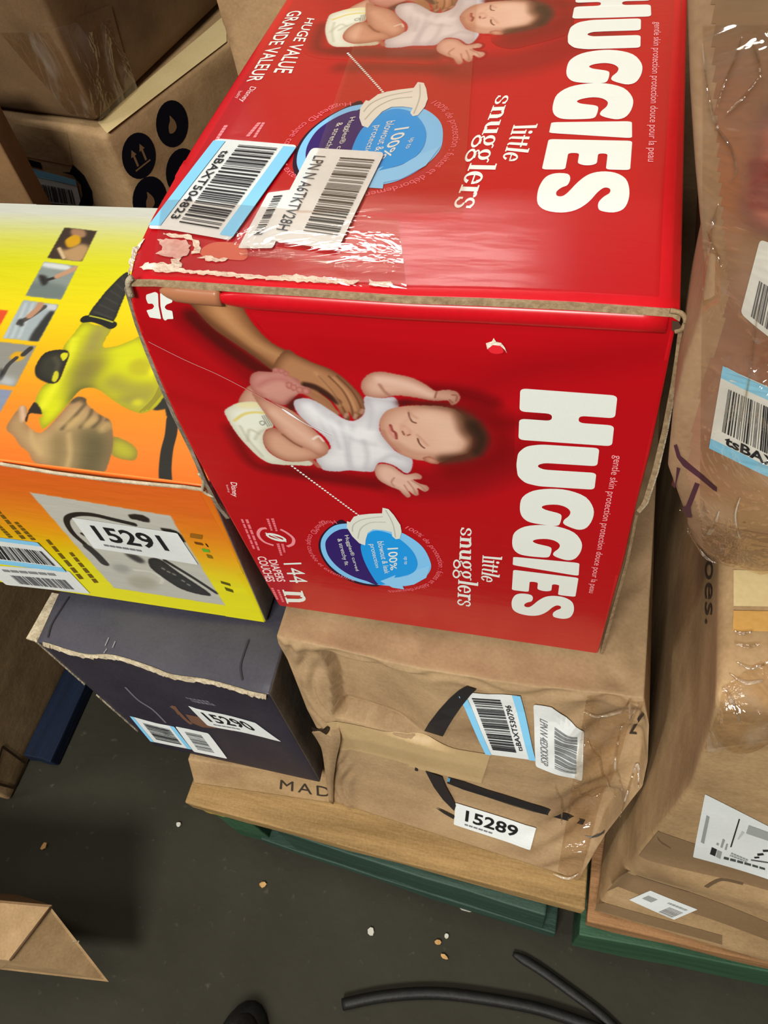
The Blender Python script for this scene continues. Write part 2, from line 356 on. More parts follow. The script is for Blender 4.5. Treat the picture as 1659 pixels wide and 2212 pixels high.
# ------------------------------------------------------------------ painted print: a small raster, one colour per vertex
class Canvas:
    def __init__(s, u0, u1, v0, v1, res, to_uv):
        s.u0, s.v0, s.res = u0, v0, res; s.w = int((u1-u0)/res)+1; s.h = int((v1-v0)/res)+1
        s.img = np.zeros((s.h, s.w, 3)); s.to_uv = to_uv
        s.X, s.Y = np.meshgrid(np.arange(s.w), np.arange(s.h))
    def P(s, pts): return np.array([((u-s.u0)/s.res, (v-s.v0)/s.res) for u, v in s.to_uv(pts)])
    def U(s): return s.u0+s.X*s.res, s.v0+s.Y*s.res
    def blur(s, m, sig):
        if sig < .3: return m
        p = int(sig*3)+1; mp = np.pad(m, p, mode='edge'); fy = np.fft.fftfreq(mp.shape[0])[:, None]; fx = np.fft.rfftfreq(mp.shape[1])[None]
        g = np.exp(-2*(math.pi*sig)**2*(fx*fx+fy*fy)); return np.fft.irfft2(np.fft.rfft2(mp)*g, mp.shape)[p:-p, p:-p]
    def mask(s, pts, smooth=True, soft=.8, raw=False):
        q = s.P(pts) if not raw else np.array(pts)
        if smooth: q = np.array(catmull(q, 4))
        m = np.zeros((s.h, s.w)); x0, y0 = np.floor(q.min(0)).astype(int)-1; x1, y1 = np.ceil(q.max(0)).astype(int)+2
        x0, y0 = max(x0, 0), max(y0, 0); x1, y1 = min(x1, s.w), min(y1, s.h)
        if x1 <= x0 or y1 <= y0: return m
        X, Y = s.X[y0:y1, x0:x1], s.Y[y0:y1, x0:x1]; ins = np.zeros(X.shape, bool)
        for (ax, ay), (bx, by) in zip(q, np.roll(q, -1, 0)):
            if ay == by: continue
            c = ((ay > Y) != (by > Y)) & (X < (bx-ax)*(Y-ay)/(by-ay)+ax); ins ^= c
        m[y0:y1, x0:x1] = ins
        return np.clip(s.blur(m, soft), 0, 1)
    def mix(s, m, c): s.img += (np.asarray(c)-s.img)*m[..., None]
    def fill(s, pts, c, smooth=True, soft=.65, edge=None, er=8, clip=None, a=1.0):
        """fill a traced outline; edge = colour towards the rim (rounded bodies)"""
        m = s.mask(pts, smooth, soft); c = np.array(c)/255.
        if edge is not None:
            b = np.clip((s.blur(m, er)-.45)*2.0, 0, 1)[..., None]; c = np.array(edge)/255.*(1-b)+c*b
        mm = m*a if clip is None else m*clip*a
        s.img += (c-s.img)*mm[..., None]; return m
    def line(s, pts, w, c, soft=.8, clip=None, a=1.0, smooth=True):
        q = s.P(pts)
        if smooth and len(q) > 2:
            qq = []
            for i in range(len(q)-1):
                p0, p1, p2, p3 = q[max(i-1, 0)], q[i], q[i+1], q[min(i+2, len(q)-1)]
                for t in np.arange(6)/6: qq.append(.5*((2*p1)+(-p0+p2)*t+(2*p0-5*p1+4*p2-p3)*t*t+(-p0+3*p1-3*p2+p3)*t**3))
            q = np.array(qq+[q[-1]])
        w = w*.001/s.res; pad = w+soft*3+2
        x0, y0 = np.floor(q.min(0)-pad).astype(int); x1, y1 = np.ceil(q.max(0)+pad).astype(int)
        x0, y0 = max(x0, 0), max(y0, 0); x1, y1 = min(x1, s.w), min(y1, s.h)
        if x1 <= x0 or y1 <= y0: return
        X, Y = s.X[y0:y1, x0:x1], s.Y[y0:y1, x0:x1]; d = np.full(X.shape, 1e9)
        for (ax, ay), (bx, by) in zip(q[:-1], q[1:]):
            L2 = (bx-ax)**2+(by-ay)**2+1e-9; t = np.clip(((X-ax)*(bx-ax)+(Y-ay)*(by-ay))/L2, 0, 1)
            d = np.minimum(d, np.hypot(X-ax-t*(bx-ax), Y-ay-t*(by-ay)))
        m = np.clip((w/2-d)/max(soft, .5)+.5, 0, 1)*a
        if clip is not None: m = m*clip[y0:y1, x0:x1]
        s.img[y0:y1, x0:x1] += (np.array(c)/255.-s.img[y0:y1, x0:x1])*m[..., None]
    def link(s, name, face, parent, mat, off=.0003, keep=None, uvmap=None, inset=.0012):
        U, V = s.U(); U, V = U.ravel(), V.ravel()
        if uvmap: U, V = uvmap(U, V)
        # coarse samples of the face, bilinear in between
        n = 48; gu, gv = np.linspace(U.min(), U.max(), n), np.linspace(V.min(), V.max(), n)
        K = np.array([[tuple(face.pt(a, b, off)) for a in gu] for b in gv])
        fu = (U-gu[0])/(gu[-1]-gu[0])*(n-1); fv = (V-gv[0])/(gv[-1]-gv[0])*(n-1)
        iu = np.clip(fu.astype(int), 0, n-2); iv = np.clip(fv.astype(int), 0, n-2); a = (fu-iu)[:, None]; b = (fv-iv)[:, None]
        co = (1-a)*(1-b)*K[iv, iu]+a*(1-b)*K[iv, iu+1]+(1-a)*b*K[iv+1, iu]+a*b*K[iv+1, iu+1]
        co -= np.array(world_loc(parent))
        ok = np.ones((s.h, s.w), bool) if keep is None else keep
        ins = np.zeros(len(U), bool); ctr = face.rim.mean(0); rim = ctr+(face.rim-ctr)*(1-inset/np.linalg.norm(face.rim-ctr, axis=1, keepdims=True))
        for (ax, ay), (bx, by) in zip(rim, np.roll(rim, -1, 0)):
            if ay != by: ins ^= ((ay > V) != (by > V)) & (U < (bx-ax)*(V-ay)/(by-ay)+ax)
        ok = ok & ins.reshape(s.h, s.w)
        q = ok[:-1, :-1] & ok[1:, :-1] & ok[:-1, 1:] & ok[1:, 1:]
        idx = np.arange(s.h*s.w).reshape(s.h, s.w)
        F = np.stack([idx[:-1, :-1][q], idx[:-1, 1:][q], idx[1:, 1:][q], idx[1:, :-1][q]], 1)
        used, inv = np.unique(F, return_inverse=True); F = inv.reshape(-1, 4); co = co[used]
        me = bpy.data.meshes.new(name); me.vertices.add(len(co)); me.vertices.foreach_set('co', co.ravel())
        me.loops.add(F.size); me.loops.foreach_set('vertex_index', F.ravel().astype(np.int32))
        me.polygons.add(len(F)); me.polygons.foreach_set('loop_start', np.arange(0, F.size, 4, dtype=np.int32))
        me.polygons.foreach_set('use_smooth', np.ones(len(F), bool))
        me.update(calc_edges=True)
        ca = me.color_attributes.new('print', 'FLOAT_COLOR', 'POINT')
        cl = np.ones((len(co), 4)); cl[:, :3] = lin(np.clip(s.img.reshape(-1, 3)[used], 0, 1)*255); ca.data.foreach_set('color', cl.ravel().astype(np.float32))
        me.materials.append(mat); o = bpy.data.objects.new(name, me); COL.objects.link(o); o.parent = parent
        return o
CRINKLED = film_mat('crinkled_tape', (255, 250, 246), .05, .05, 30, .3, (1, 2, 1))
def ribbon(name, A, B, nrm, thick, mat, parent, smooth=False):
    """a thin solid band between two paths"""
    A = [Vector(p) for p in A]; B = [Vector(p) for p in B]; n = Vector(nrm).normalized()*thick; V = []
    for a, b in zip(A, B): V += [a, b, b-n, a-n]
    F = []
    for i in range(len(A)-1):
        k, m = 4*i, 4*i+4
        for j in range(4): F.append((k+j, k+(j+1) % 4, m+(j+1) % 4, m+j))
    F += [(0, 3, 2, 1), (4*len(A)-4, 4*len(A)-3, 4*len(A)-2, 4*len(A)-1)]
    o = link(name, V, F, mat, parent, smooth)
    bm = bmesh.new(); bm.from_mesh(o.data); bmesh.ops.recalc_face_normals(bm, faces=bm.faces); bm.to_mesh(o.data); bm.free()
    return o
def tube(name, path, r, mat, parent, seg=10, flat=1.0, cap=True):
    P = [Vector(p) for p in path]; V, F = [], []
    for i, p in enumerate(P):
        d = (P[min(i+1, len(P)-1)]-P[max(i-1, 0)]).normalized(); s = d.cross(Vector((0, 0, 1))).normalized(); u = s.cross(d)
        rr = r[i] if hasattr(r, '__len__') else r
        for k in range(seg):
            a = 2*math.pi*k/seg; V.append(p+s*math.cos(a)*rr+u*math.sin(a)*rr*flat)
    for i in range(len(P)-1):
        for k in range(seg): F.append((i*seg+k, i*seg+(k+1) % seg, (i+1)*seg+(k+1) % seg, (i+1)*seg+k))
    if cap: F += [tuple(range(seg))[::-1], tuple(range((len(P)-1)*seg, len(P)*seg))]
    o = link(name, V, F, mat, parent, True)
    bm = bmesh.new(); bm.from_mesh(o.data); bmesh.ops.recalc_face_normals(bm, faces=bm.faces); bm.to_mesh(o.data); bm.free()
    return o
def smoothpath(pts, k=6):
    q = [np.array(p, float) for p in pts]; out = []
    for i in range(len(q)-1):
        p0, p1, p2, p3 = q[max(i-1, 0)], q[i], q[i+1], q[min(i+2, len(q)-1)]
        for t in np.arange(k)/k: out.append(.5*((2*p1)+(-p0+p2)*t+(2*p0-5*p1+4*p2-p3)*t*t+(-p0+3*p1-3*p2+p3)*t**3))
    return [Vector(p) for p in out+[q[-1]]]
def block(name, x0, y0, z0, x1, y1, z1, mat, parent, wob=.001, n=(6, 2, 2), seed=0, skew=0.0):
    """a sawn board: box with slightly uneven edges"""
    r = random.Random(seed+int(x0*1000)+int(z0*1000)); bm = bmesh.new()
    bmesh.ops.create_cube(bm, size=1)
    bmesh.ops.subdivide_edges(bm, edges=[e for e in bm.edges if abs(e.verts[0].co.x-e.verts[1].co.x) > .5], cuts=n[0], use_grid_fill=True)
    for v in bm.verts:
        v.co = Vector((x0+(v.co.x+.5)*(x1-x0)+r.uniform(-wob, wob), y0+skew*(v.co.x+.5)*(.5-v.co.y)+(v.co.y+.5)*(y1-y0)+r.uniform(-wob, wob), z0+(v.co.z+.5)*(z1-z0)+r.uniform(-wob, wob)*.6))
    V = [v.co.copy() for v in bm.verts]; bm.verts.index_update(); F = [tuple(v.index for v in f.verts) for f in bm.faces]; bm.free()
    o = link(name, V, F, mat, parent)
    b = o.modifiers.new('worn_edges', 'BEVEL'); b.width = .0015; b.segments = 2
    return o

# ================================================================== THE FLOOR
def floor_mat():
    m, nt, p = new_mat('dark_concrete'); N = nt.nodes.new; L = nt.links.new
    tc = N('ShaderNodeTexCoord'); n1 = N('ShaderNodeTexNoise'); n1.inputs['Scale'].default_value = 3.2; n1.inputs['Detail'].default_value = 8; n1.inputs['Roughness'].default_value = .6
    n2 = N('ShaderNodeTexNoise'); n2.inputs['Scale'].default_value = 90; n2.inputs['Detail'].default_value = 3
    L(tc.outputs['Object'], n1.inputs['Vector']); L(tc.outputs['Object'], n2.inputs['Vector'])
    r = N('ShaderNodeValToRGB'); e = r.color_ramp.elements; e[0].position = .3; e[0].color = (*lin((44, 41, 33)), 1); e[1].position = .72; e[1].color = (*lin((58, 55, 46)), 1); L(n1.outputs['Fac'], r.inputs[0])
    sp = N('ShaderNodeValToRGB'); sp.color_ramp.elements[0].position = .66; sp.color_ramp.elements[1].position = .78; L(n2.outputs['Fac'], sp.inputs[0])
    mx = N('ShaderNodeMix'); mx.data_type = 'RGBA'; mx.inputs[7].default_value = (*lin((74, 70, 58)), 1); L(sp.outputs[0], mx.inputs[0]); L(r.outputs[0], mx.inputs[6])
    L(mx.outputs[2], p.inputs['Base Color']); p.inputs['Roughness'].default_value = .8; p.inputs['Specular IOR Level'].default_value = .12
    b = N('ShaderNodeBump'); b.inputs['Strength'].default_value = .2; b.inputs['Distance'].default_value = .004; L(n2.outputs['Fac'], b.inputs['Height']); L(b.outputs[0], p.inputs['Normal'])
    return m
tag(link('floor', [(-4, -3, 0), (4, -3, 0), (4, 6, 0), (-4, 6, 0), (-4, -3, -.1), (4, -3, -.1), (4, 6, -.1), (-4, 6, -.1)],
         [(0, 1, 2, 3), (7, 6, 5, 4), (0, 4, 5, 1), (1, 5, 6, 2), (2, 6, 7, 3), (3, 7, 4, 0)], floor_mat()), kind='structure')

# ================================================================== THE PALLET
WOOD = board_mat('raw_pallet_wood', (126, 98, 58), (168, 134, 86), scale=22, stretch=(.35, 3, 3), bump=.3, stain=((122, 88, 48), 12, .6))
WOOD_OR = board_mat('orange_pallet_wood', (126, 90, 56), (162, 118, 78), scale=22, stretch=(.35, 3, 3), bump=.3)
GREEN = board_mat('green_painted_wood', (36, 58, 48), (54, 78, 66), scale=16, stretch=(.4, 3, 3), bump=.3, rough=.6, stain=((96, 104, 84), 38, .72))
GREEN_B = board_mat('bright_green_painted_wood', (40, 72, 50), (56, 90, 64), scale=16, stretch=(.4, 3, 3), bump=.3, rough=.6)
pal = thing('pallet', 'green painted wooden pallet under the front row of cartons', 'pallet', (.3, .3, 0))
block('deck_board', -.124, -.116, .1215, .262, -.012, .1405, WOOD, pal, seed=1, skew=-.014)
block('deck_board', .266, -.137, .108, .432, -.03, .136, WOOD_OR, pal, seed=2)
block('deck_board', .436, -.138, .112, .95, -.03, .1395, WOOD, pal, seed=3)
for k in range(4): block('deck_board', -.124, .02+.16*k, .119, .95, .12+.16*k, .1405, WOOD, pal, seed=4+k)
block('bottom_board', -.116, -.115, .105, -.066, -.03, .1205, board_mat('yellow_wood', (150, 124, 50), (186, 160, 78), scale=20), pal, seed=9)
block('stringer', -.108, -.114, .001, -.066, -.03, .104, GREEN_B, pal, seed=10)
block('stringer', -.034, -.1185, .026, .232, -.03, .1205, GREEN, pal, seed=11, skew=-.020)
block('bottom_board', -.075, -.1175, .001, .245, -.03, .0255, GREEN, pal, seed=15, skew=-.024)
block('stringer', .262, -.145, .001, .60, -.03, .107, GREEN_B, pal, seed=12, skew=.012)
block('stringer', .61, -.137, .001, .95, -.03, .107, GREEN, pal, seed=13)
for y in (.3, .62): block('stringer', -.11, y, .001, .95, y+.06, .1165, GREEN, pal, seed=14)

# ================================================================== RED DIAPER CARTON
RC = thing('diaper_carton', 'large glossy red diaper carton on top of the crushed brown carton', 'box', (.12, .18, .381))
zf = lambda px, py, y=0.0: at(px, py, y=y)
kl = [(334, 607), (443, 614), (555, 622), (678, 629), (880, 643), (1050, 648), (1233, 656), (1454, 671)]
lf = [(494, 1116), (415, 973), (378, 899), (344, 821), (317, 757), (297, 707), (282, 656)]
c001, c101, c000, c100 = zf(278, 612), zf(1472, 690), zf(602, 1309), zf(1292, 1413)
def tpar(p, a, b): d = b-a; return max(.01, min(.99, (p-a).dot(d)/d.dot(d)))
redC = {'000': c000, '100': c100, '001': c001, '101': c101, '010': (0, .36, .381), '110': (.241, .36, .381), '011': (-.001, .36, .69), '111': (.239, .36, .69)}
redE = {('000', '001'): [(tpar(zf(*p), c000, c001), zf(*p)) for p in lf],
        ('100', '101'): [(tpar(zf(*p), c100, c101), zf(*p)) for p in [(1309, 1350), (1348, 1212), (1374, 1097), (1406, 974), (1442, 800), (1457, 722)]],
        ('001', '101'): [(tpar(zf(*p), c001, c101), zf(*p)) for p in kl],
        ('001', '011'): [(.06, (.003, .022, .69)), (.14, (0, .05, .69)), (.3, (-.002, .107, .69))]}
red, rf = carton('carton', RC, redC, {'all': RED_CARD, 'bottom': KRAFT, 'left': RED_CARD}, redE,
                 disp={'front': lambda u, v: -.0035*np.exp(-((1-v)/.05)**2)*np.clip(np.sin(np.pi*u), 0, 1)**.3*(v < .999)}, n=44, dent=.0006, seed=2)
FR, TP = rf['front'], rf['top']; TP.k = .7; FR.k = .8
def top_xy(X, Zw): return .9711*X-.0115*Zw+.0099, .9616*Zw-.0545*X-.3447     # the same artwork, printed on the top panel
class Front:
    face = FR
    def uv(s, pts):
        out = []
        for p in pts:
            r = ray(*p); t = (FR.o-CAM_LOC).dot(FR.n)/r.dot(FR.n); out.append(FR.uv3(CAM_LOC+r*t))
        return out
def f2t(uv):
    P = FR.o+FR.eu*uv[0]+FR.ev*uv[1]; X, Y = top_xy(P.x, P.z); return TP.uv3((X, Y, .69))
class Top:
    face = TP
    def uv(s, pts): return [f2t(p) for p in FRONT.uv(pts)]
FRONT, TOP = Front(), Top()
RED = np.array((182, 4, 19))/255.
def backdrop(c):
    U, V = c.U(); c.img[:] = RED
    # soft cloth folds and the shade the figure lies in (part of the printed photograph)
    for pts, w, col, a, sf in [([(1000, 850), (1130, 800), (1290, 775), (1420, 760)], 16, (150, 0, 12), .5, 20), ([(1030, 905), (1100, 915), (1180, 905)], 9, (120, 0, 10), .6, 12),
                               ([(900, 840), (1000, 850), (1060, 870)], 9, (110, 0, 8), .75, 8), ([(330, 720), (430, 800), (520, 850)], 16, (160, 0, 12), .5, 18),
                               ([(360, 850), (470, 880)], 10, (165, 2, 14), .5, 12), ([(600, 1010), (720, 1025), (820, 1040)], 10, (120, 0, 10), .7, 10), ([(860, 1040), (980, 1040), (1120, 990)], 26, (120, 0, 10), .55, 20),
                               ([(400, 690), (500, 770), (570, 830)], 16, (120, 0, 10), .7, 14), ([(700, 760), (900, 790), (1000, 800)], 14, (172, 0, 14), .5, 18)]:
        c.line(pts, w, col, sf*.0007/c.res, a=a)
base = Canvas(-.006, .2475, -.001, .3125, .0013, FRONT.uv); backdrop(base)
ht = np.linspace(0, 1, 24)
base.link('backdrop_print', FR, RC, PRINT, .0002)
base2 = Canvas(-.006, .2475, -.001, .3725, .0013, FRONT.uv); backdrop(base2)
base2.link('backdrop_print', TP, RC, PRINT, .0002)

q = FRONT.uv([(330, 640), (1112, 640), (1112, 1105), (400, 1105)])
c = Canvas(min(p[0] for p in q)+.004, FRONT.uv([(1112, 900)])[0][0], FRONT.uv([(800, 1085)])[0][1], FRONT.uv([(700, 652)])[0][1], .00037, FRONT.uv); backdrop(c)
bg = c.img.copy()
z1 = lambda *p: Z(460, 760, 2.5136, p)
z4 = lambda *p: Z(280, 600, 2.765, p)
SK, SKD, SKL = (214, 166, 142), (166, 112, 92), (228, 188, 166)
# shadow under the figure, then adult arm
c.line(z1((100, 420), (220, 600), (420, 650), (640, 690), (880, 720)), 8, (110, 0, 8), 22, a=.8)
c.line(z1((1290, 300), (1480, 330), (1560, 430), (1540, 570), (1300, 640)), 14, (120, 0, 8), 30, a=.7)
c.line(z4((380, 240), (560, 390), (760, 530), (860, 580)), 9, (70, 10, 8), 12, a=.8)
arm = z4((330, 118), (420, 230), (520, 320), (620, 385), (700, 440), (790, 505), (850, 552), (930, 610), (1000, 650), (1100, 700), (1160, 590), (1080, 505), (1010, 470), (930, 432), (850, 390), (770, 318), (700, 235), (640, 150), (560, 110))
c.fill(arm, (172, 118, 76), edge=(104, 62, 38), er=14)
c.line(z4((480, 150), (600, 270), (760, 400), (900, 470)), 5, (196, 144, 98), 14, a=.6)
c.line(z4((440, 240), (620, 370), (800, 500), (900, 560)), 3, (96, 56, 34), 10, a=.6)
hand = z4((850, 552), (930, 610), (1040, 680), (1130, 755), (1220, 815), (1248, 818), (1200, 740), (1130, 680), (1170, 690), (1230, 760), (1290, 848), (1318, 838), (1310, 800), (1345, 848), (1385, 825), (1408, 790), (1402, 740), (1370, 690), (1290, 610), (1200, 548), (1100, 510), (1010, 470), (930, 432))
hm = c.fill(hand, (176, 122, 84), edge=(112, 68, 44), er=9)
c.line(z4((1240, 740), (1120, 660), (1050, 640)), 4, (58, 30, 22), 5, a=.95, clip=None)
c.line(z4((1060, 690), (1150, 745), (1235, 805)), 3.4, (164, 110, 76), 5)
for l in (((1130, 590), (1210, 680), (1270, 770), (1300, 830)), ((1190, 590), (1270, 670), (1320, 760), (1335, 830)), ((1240, 590), (1330, 680), (1380, 770), (1385, 810))):
    c.line(z4(*l), 1.0, (96, 56, 36), 3, clip=hm, a=.8)
c.line(z4((1110, 570), (1190, 660), (1260, 760)), 1.6, (206, 154, 112), 5, clip=hm, a=.5)
c.line(z4((1220, 600), (1300, 690), (1350, 790)), 1.4, (206, 154, 112), 4, clip=hm, a=.5)
for k in ((1290, 830), (1345, 836), (1385, 806)): c.line(z4(k, (k[0]+6, k[1]-16)), 2, (200, 150, 128), 3, a=.7)
# far leg and foot
c.fill(z1((215, 180), (170, 210), (138, 275), (180, 320), (270, 300), (280, 240)), (206, 158, 134), edge=(170, 112, 90), er=8)
foot = z1((200, 150), (214, 118), (255, 104), (315, 110), (330, 96), (360, 92), (402, 104), (410, 130), (440, 140), (468, 152), (476, 180), (520, 194), (534, 212), (510, 230), (468, 226), (440, 250), (410, 280), (380, 288), (330, 272), (270, 240), (222, 215), (204, 180))
fm = c.fill(foot, (204, 142, 130), edge=(168, 100, 90), er=8)
c.line(z1((250, 180), (310, 150), (390, 150), (420, 190)), 3, (176, 104, 98), 9, clip=fm, a=.7)
c.line(z1((300, 240), (380, 230), (440, 220)), 3, (196, 140, 126), 8, clip=fm, a=.7)
for x, y in ((340, 100), (372, 104), (398, 118)): c.fill(z1((x-16, y-8), (x+10, y-12), (x+16, y+8), (x-8, y+14)), (214, 146, 134), edge=(176, 104, 96), er=3)
for x, y in ((416, 180), (440, 192), (470, 205), (505, 212)): c.fill(z1((x-18, y-14), (x+12, y-12), (x+18, y+12), (x-10, y+18)), (214, 146, 132), edge=(170, 100, 90), er=3)
c.fill(z1((400, 292), (430, 258), (475, 236), (490, 250), (450, 300), (440, 330), (420, 320)), (74, 30, 22), soft=3)
# shirt
shirt = z1((440, 268), (500, 250), (560, 268), (640, 318), (720, 366), (775, 370), (822, 330), (820, 250), (860, 242), (920, 252), (985, 248), (1008, 300), (930, 340), (905, 390), (912, 440), (945, 485), (990, 535), (1040, 560), (1082, 578), (1080, 632), (1050, 656), (980, 612), (905, 598), (878, 640), (850, 648), (740, 640), (680, 646), (600, 636), (562, 580), (580, 540), (640, 520), (610, 460), (520, 390), (460, 330))
sm = c.fill(shirt, (228, 224, 226), edge=(190, 184, 190), er=12)
for l, a in ((((600, 330), (650, 420), (690, 520)), .5), (((690, 380), (720, 480), (740, 620)), .55), (((760, 400), (740, 520), (760, 630)), .4), (((840, 260), (860, 320), (850, 420)), .45), (((900, 250), (960, 262), (990, 270)), .6), (((820, 480), (840, 560), (830, 630)), .5), (((900, 600), (960, 560), (1010, 570)), .5), (((640, 350), (760, 470), (880, 500)), .35), (((560, 290), (600, 400), (640, 470)), .4)):
    c.line(z1(*l), 2.2, (178, 172, 180), 9, clip=sm, a=a)
c.line(z1((520, 300), (640, 390), (760, 440), (860, 440)), 5, (240, 238, 240), 14, clip=sm, a=.7)
c.line(z1((830, 240), (900, 256), (985, 262)), 1.6, (206, 200, 204), 3, clip=sm, a=.8)
c.line(z1((915, 440), (960, 510), (1040, 568), (1080, 590)), 1.6, (196, 190, 196), 4, clip=sm, a=.8)
# diaper and near leg
dm = c.fill(z1((64, 318), (100, 290), (150, 272), (250, 272), (290, 330), (330, 400), (290, 420), (275, 470), (290, 520), (340, 565), (420, 592), (530, 585), (537, 613), (460, 612), (330, 606), (260, 575), (190, 510), (130, 440), (80, 360)), (232, 232, 216), edge=(206, 202, 180), er=10)
c.fill(z1((140, 275), (250, 272), (268, 292), (150, 300)), (232, 218, 160), clip=dm, soft=4)
c.line(z1((118, 370), (170, 335), (230, 325), (285, 330)), 1.6, (224, 204, 120), 3, clip=dm)
for l in (((250, 440), (200, 420), (190, 480)), ((270, 560), (200, 480), (150, 400)), ((230, 470), (260, 430), (330, 410))): c.line(z1(*l), 1.5, (186, 182, 160), 5, clip=dm, a=.7)
for k in range(4): c.line(z1((268+k*10, 345-2*k), (300+k*10, 402-2*k)), .6, (120, 120, 112), 1.2, clip=dm, a=.8)
c.line(z1((255, 378), (270, 372), (284, 384), (270, 394), (256, 384)), .7, (120, 120, 112), 1.4, clip=dm, a=.8)
thigh = z1((272, 462), (290, 425), (335, 408), (400, 452), (450, 492), (530, 515), (605, 540), (595, 566), (530, 584), (460, 593), (390, 584), (330, 556), (288, 512))
c.fill(thigh, (212, 160, 134), edge=(168, 112, 88), er=10)
shin = z1((215, 218), (300, 262), (390, 296), (470, 345), (560, 430), (612, 485), (630, 520), (618, 552), (580, 562), (520, 525), (440, 492), (380, 445), (320, 380), (268, 310), (232, 258))
mm = c.fill(shin, (214, 164, 140), edge=(172, 116, 94), er=9)
c.line(z1((380, 445), (440, 490), (482, 512)), 1.4, (130, 78, 58), 3, a=.8)
c.line(z1((330, 330), (440, 410), (560, 500)), 4, (226, 180, 158), 10, clip=mm, a=.7)
c.line(z1((545, 470), (575, 455), (600, 480)), 1.4, (242, 226, 216), 3, a=.8)
c.line(z1((536, 585), (556, 600), (575, 618)), 3, (176, 110, 86), 4, a=.9)
# far arm
fa = z1((803, 190), (815, 150), (858, 116), (920, 110), (1000, 124), (1080, 142), (1150, 176), (1205, 212), (1260, 207), (1318, 215), (1342, 245), (1332, 272), (1300, 292), (1288, 282), (1270, 264), (1200, 268), (1100, 250), (1000, 238), (930, 250), (870, 248), (825, 235))
am = c.fill(fa, (216, 172, 150), edge=(176, 122, 102), er=9)
c.line(z1((905, 180), (930, 215), (960, 240)), 1.6, (160, 106, 88), 4, clip=am, a=.8)
c.line(z1((900, 150), (1040, 175), (1180, 235)), 4, (230, 192, 174), 10, clip=am, a=.6)
for l in (((1300, 235), (1325, 240), (1320, 268)), ((1285, 262), (1300, 275)), ((1215, 215), (1205, 250))): c.line(z1(*l), .9, (150, 92, 76), 2, clip=am)
c.fill(z1((1000, 262), (1100, 266), (1220, 280), (1295, 292), (1200, 300), (1090, 290), (1010, 296)), (70, 14, 12), soft=4)
# head
face_m = c.fill(z1((905, 400), (915, 352), (958, 312), (1050, 294), (1150, 292), (1250, 298), (1330, 322), (1400, 400), (1410, 500), (1380, 550), (1300, 570), (1225, 600), (1150, 590), (1090, 580), (1020, 552), (960, 502), (920, 452)), (220, 174, 150), edge=(186, 132, 108), er=13)
c.line(z1((1180, 360), (1260, 420), (1280, 500)), 12, (226, 186, 162), 20, clip=face_m, a=.6)
c.line(z1((1000, 500), (1080, 545), (1180, 560)), 4, (186, 132, 108), 12, clip=face_m, a=.6)
hair = z1((1078, 292), (1180, 286), (1290, 294), (1365, 316), (1432, 360), (1480, 420), (1496, 470), (1482, 530), (1440, 572), (1370, 594), (1290, 604), (1222, 606), (1216, 566), (1290, 556), (1350, 548), (1396, 525), (1400, 480), (1350, 432), (1336, 370), (1300, 318), (1200, 302))
c.fill(hair, (66, 40, 28), edge=(84, 50, 34), er=10, soft=5)
c.line(z1((1330, 350), (1352, 430), (1402, 490), (1390, 535)), 4, (120, 78, 56), 12, a=.5)
c.line(z1((1420, 400), (1460, 470), (1430, 540)), 6, (44, 26, 18), 14, a=.7)
ear = c.fill(z1((1140, 572), (1180, 566), (1215, 585), (1228, 604), (1195, 606), (1155, 592)), (206, 148, 122), edge=(160, 96, 76), er=4)
c.line(z1((1062, 330), (1068, 356), (1082, 378), (1102, 386)), .9, (104, 62, 48), 1.8); c.line(z1((1060, 318), (1078, 340), (1106, 358)), 1.6, (190, 140, 120), 4, a=.6)
c.line(z1((1112, 470), (1120, 492), (1134, 510), (1148, 520)), .9, (104, 62, 48), 1.8); c.line(z1((1110, 450), (1140, 480), (1165, 505)), 1.6, (190, 138, 116), 4, a=.6)
c.fill(z1((1015, 402), (1035, 392), (1062, 415), (1078, 440), (1060, 455), (1035, 452)), (226, 180, 158), edge=(202, 148, 126), er=4, soft=2.5)
c.line(z1((1030, 432), (1038, 448)), 1, (140, 84, 68), 1.8); c.line(z1((1058, 452), (1070, 448)), .9, (150, 92, 74), 1.8)
c.line(z1((964, 398), (974, 425), (992, 440), (996, 468)), 1.6, (150, 66, 58), 2.2); c.line(z1((956, 410), (964, 438), (984, 462)), 1.6, (206, 134, 120), 4, a=.8)
c.line(z1((925, 430), (950, 480), (1010, 535)), 2, (176, 118, 96), 6, clip=face_m, a=.7)
c.line(z1((1040, 380), (1075, 350)), 2, (208, 158, 136), 6, a=.5)
# near arm and hand
na = z1((880, 642), (900, 606), (972, 614), (1040, 660), (1100, 654), (1132, 668), (1130, 688), (1088, 690), (1120, 710), (1165, 724), (1172, 745), (1150, 756), (1112, 736), (1120, 770), (1096, 776), (1064, 752), (1074, 778), (1058, 788), (1034, 770), (1010, 746), (960, 726), (900, 690))
nm = c.fill(na, (222, 178, 158), edge=(184, 132, 112), er=7)
for l in (((985, 680), (970, 705), (985, 725)), ((1060, 700), (1090, 740), (1100, 765)), ((1080, 695), (1130, 725), (1150, 745)), ((1040, 720), (1062, 755))): c.line(z1(*l), 1, (176, 120, 100), 2.4, clip=nm, a=.8)
diff = np.abs(c.img-bg).max(2) > .012
kp = c.blur(diff.astype(float), 2.0) > .02
c.link('baby_photo', FR, RC, PRINT, .00027, keep=kp)
c.link('baby_photo', TP, RC, PRINT, .00027, keep=kp, uvmap=lambda U, V: np.array([f2t(p) for p in zip(U, V)]).T+np.array([[.003], [.0075]]))

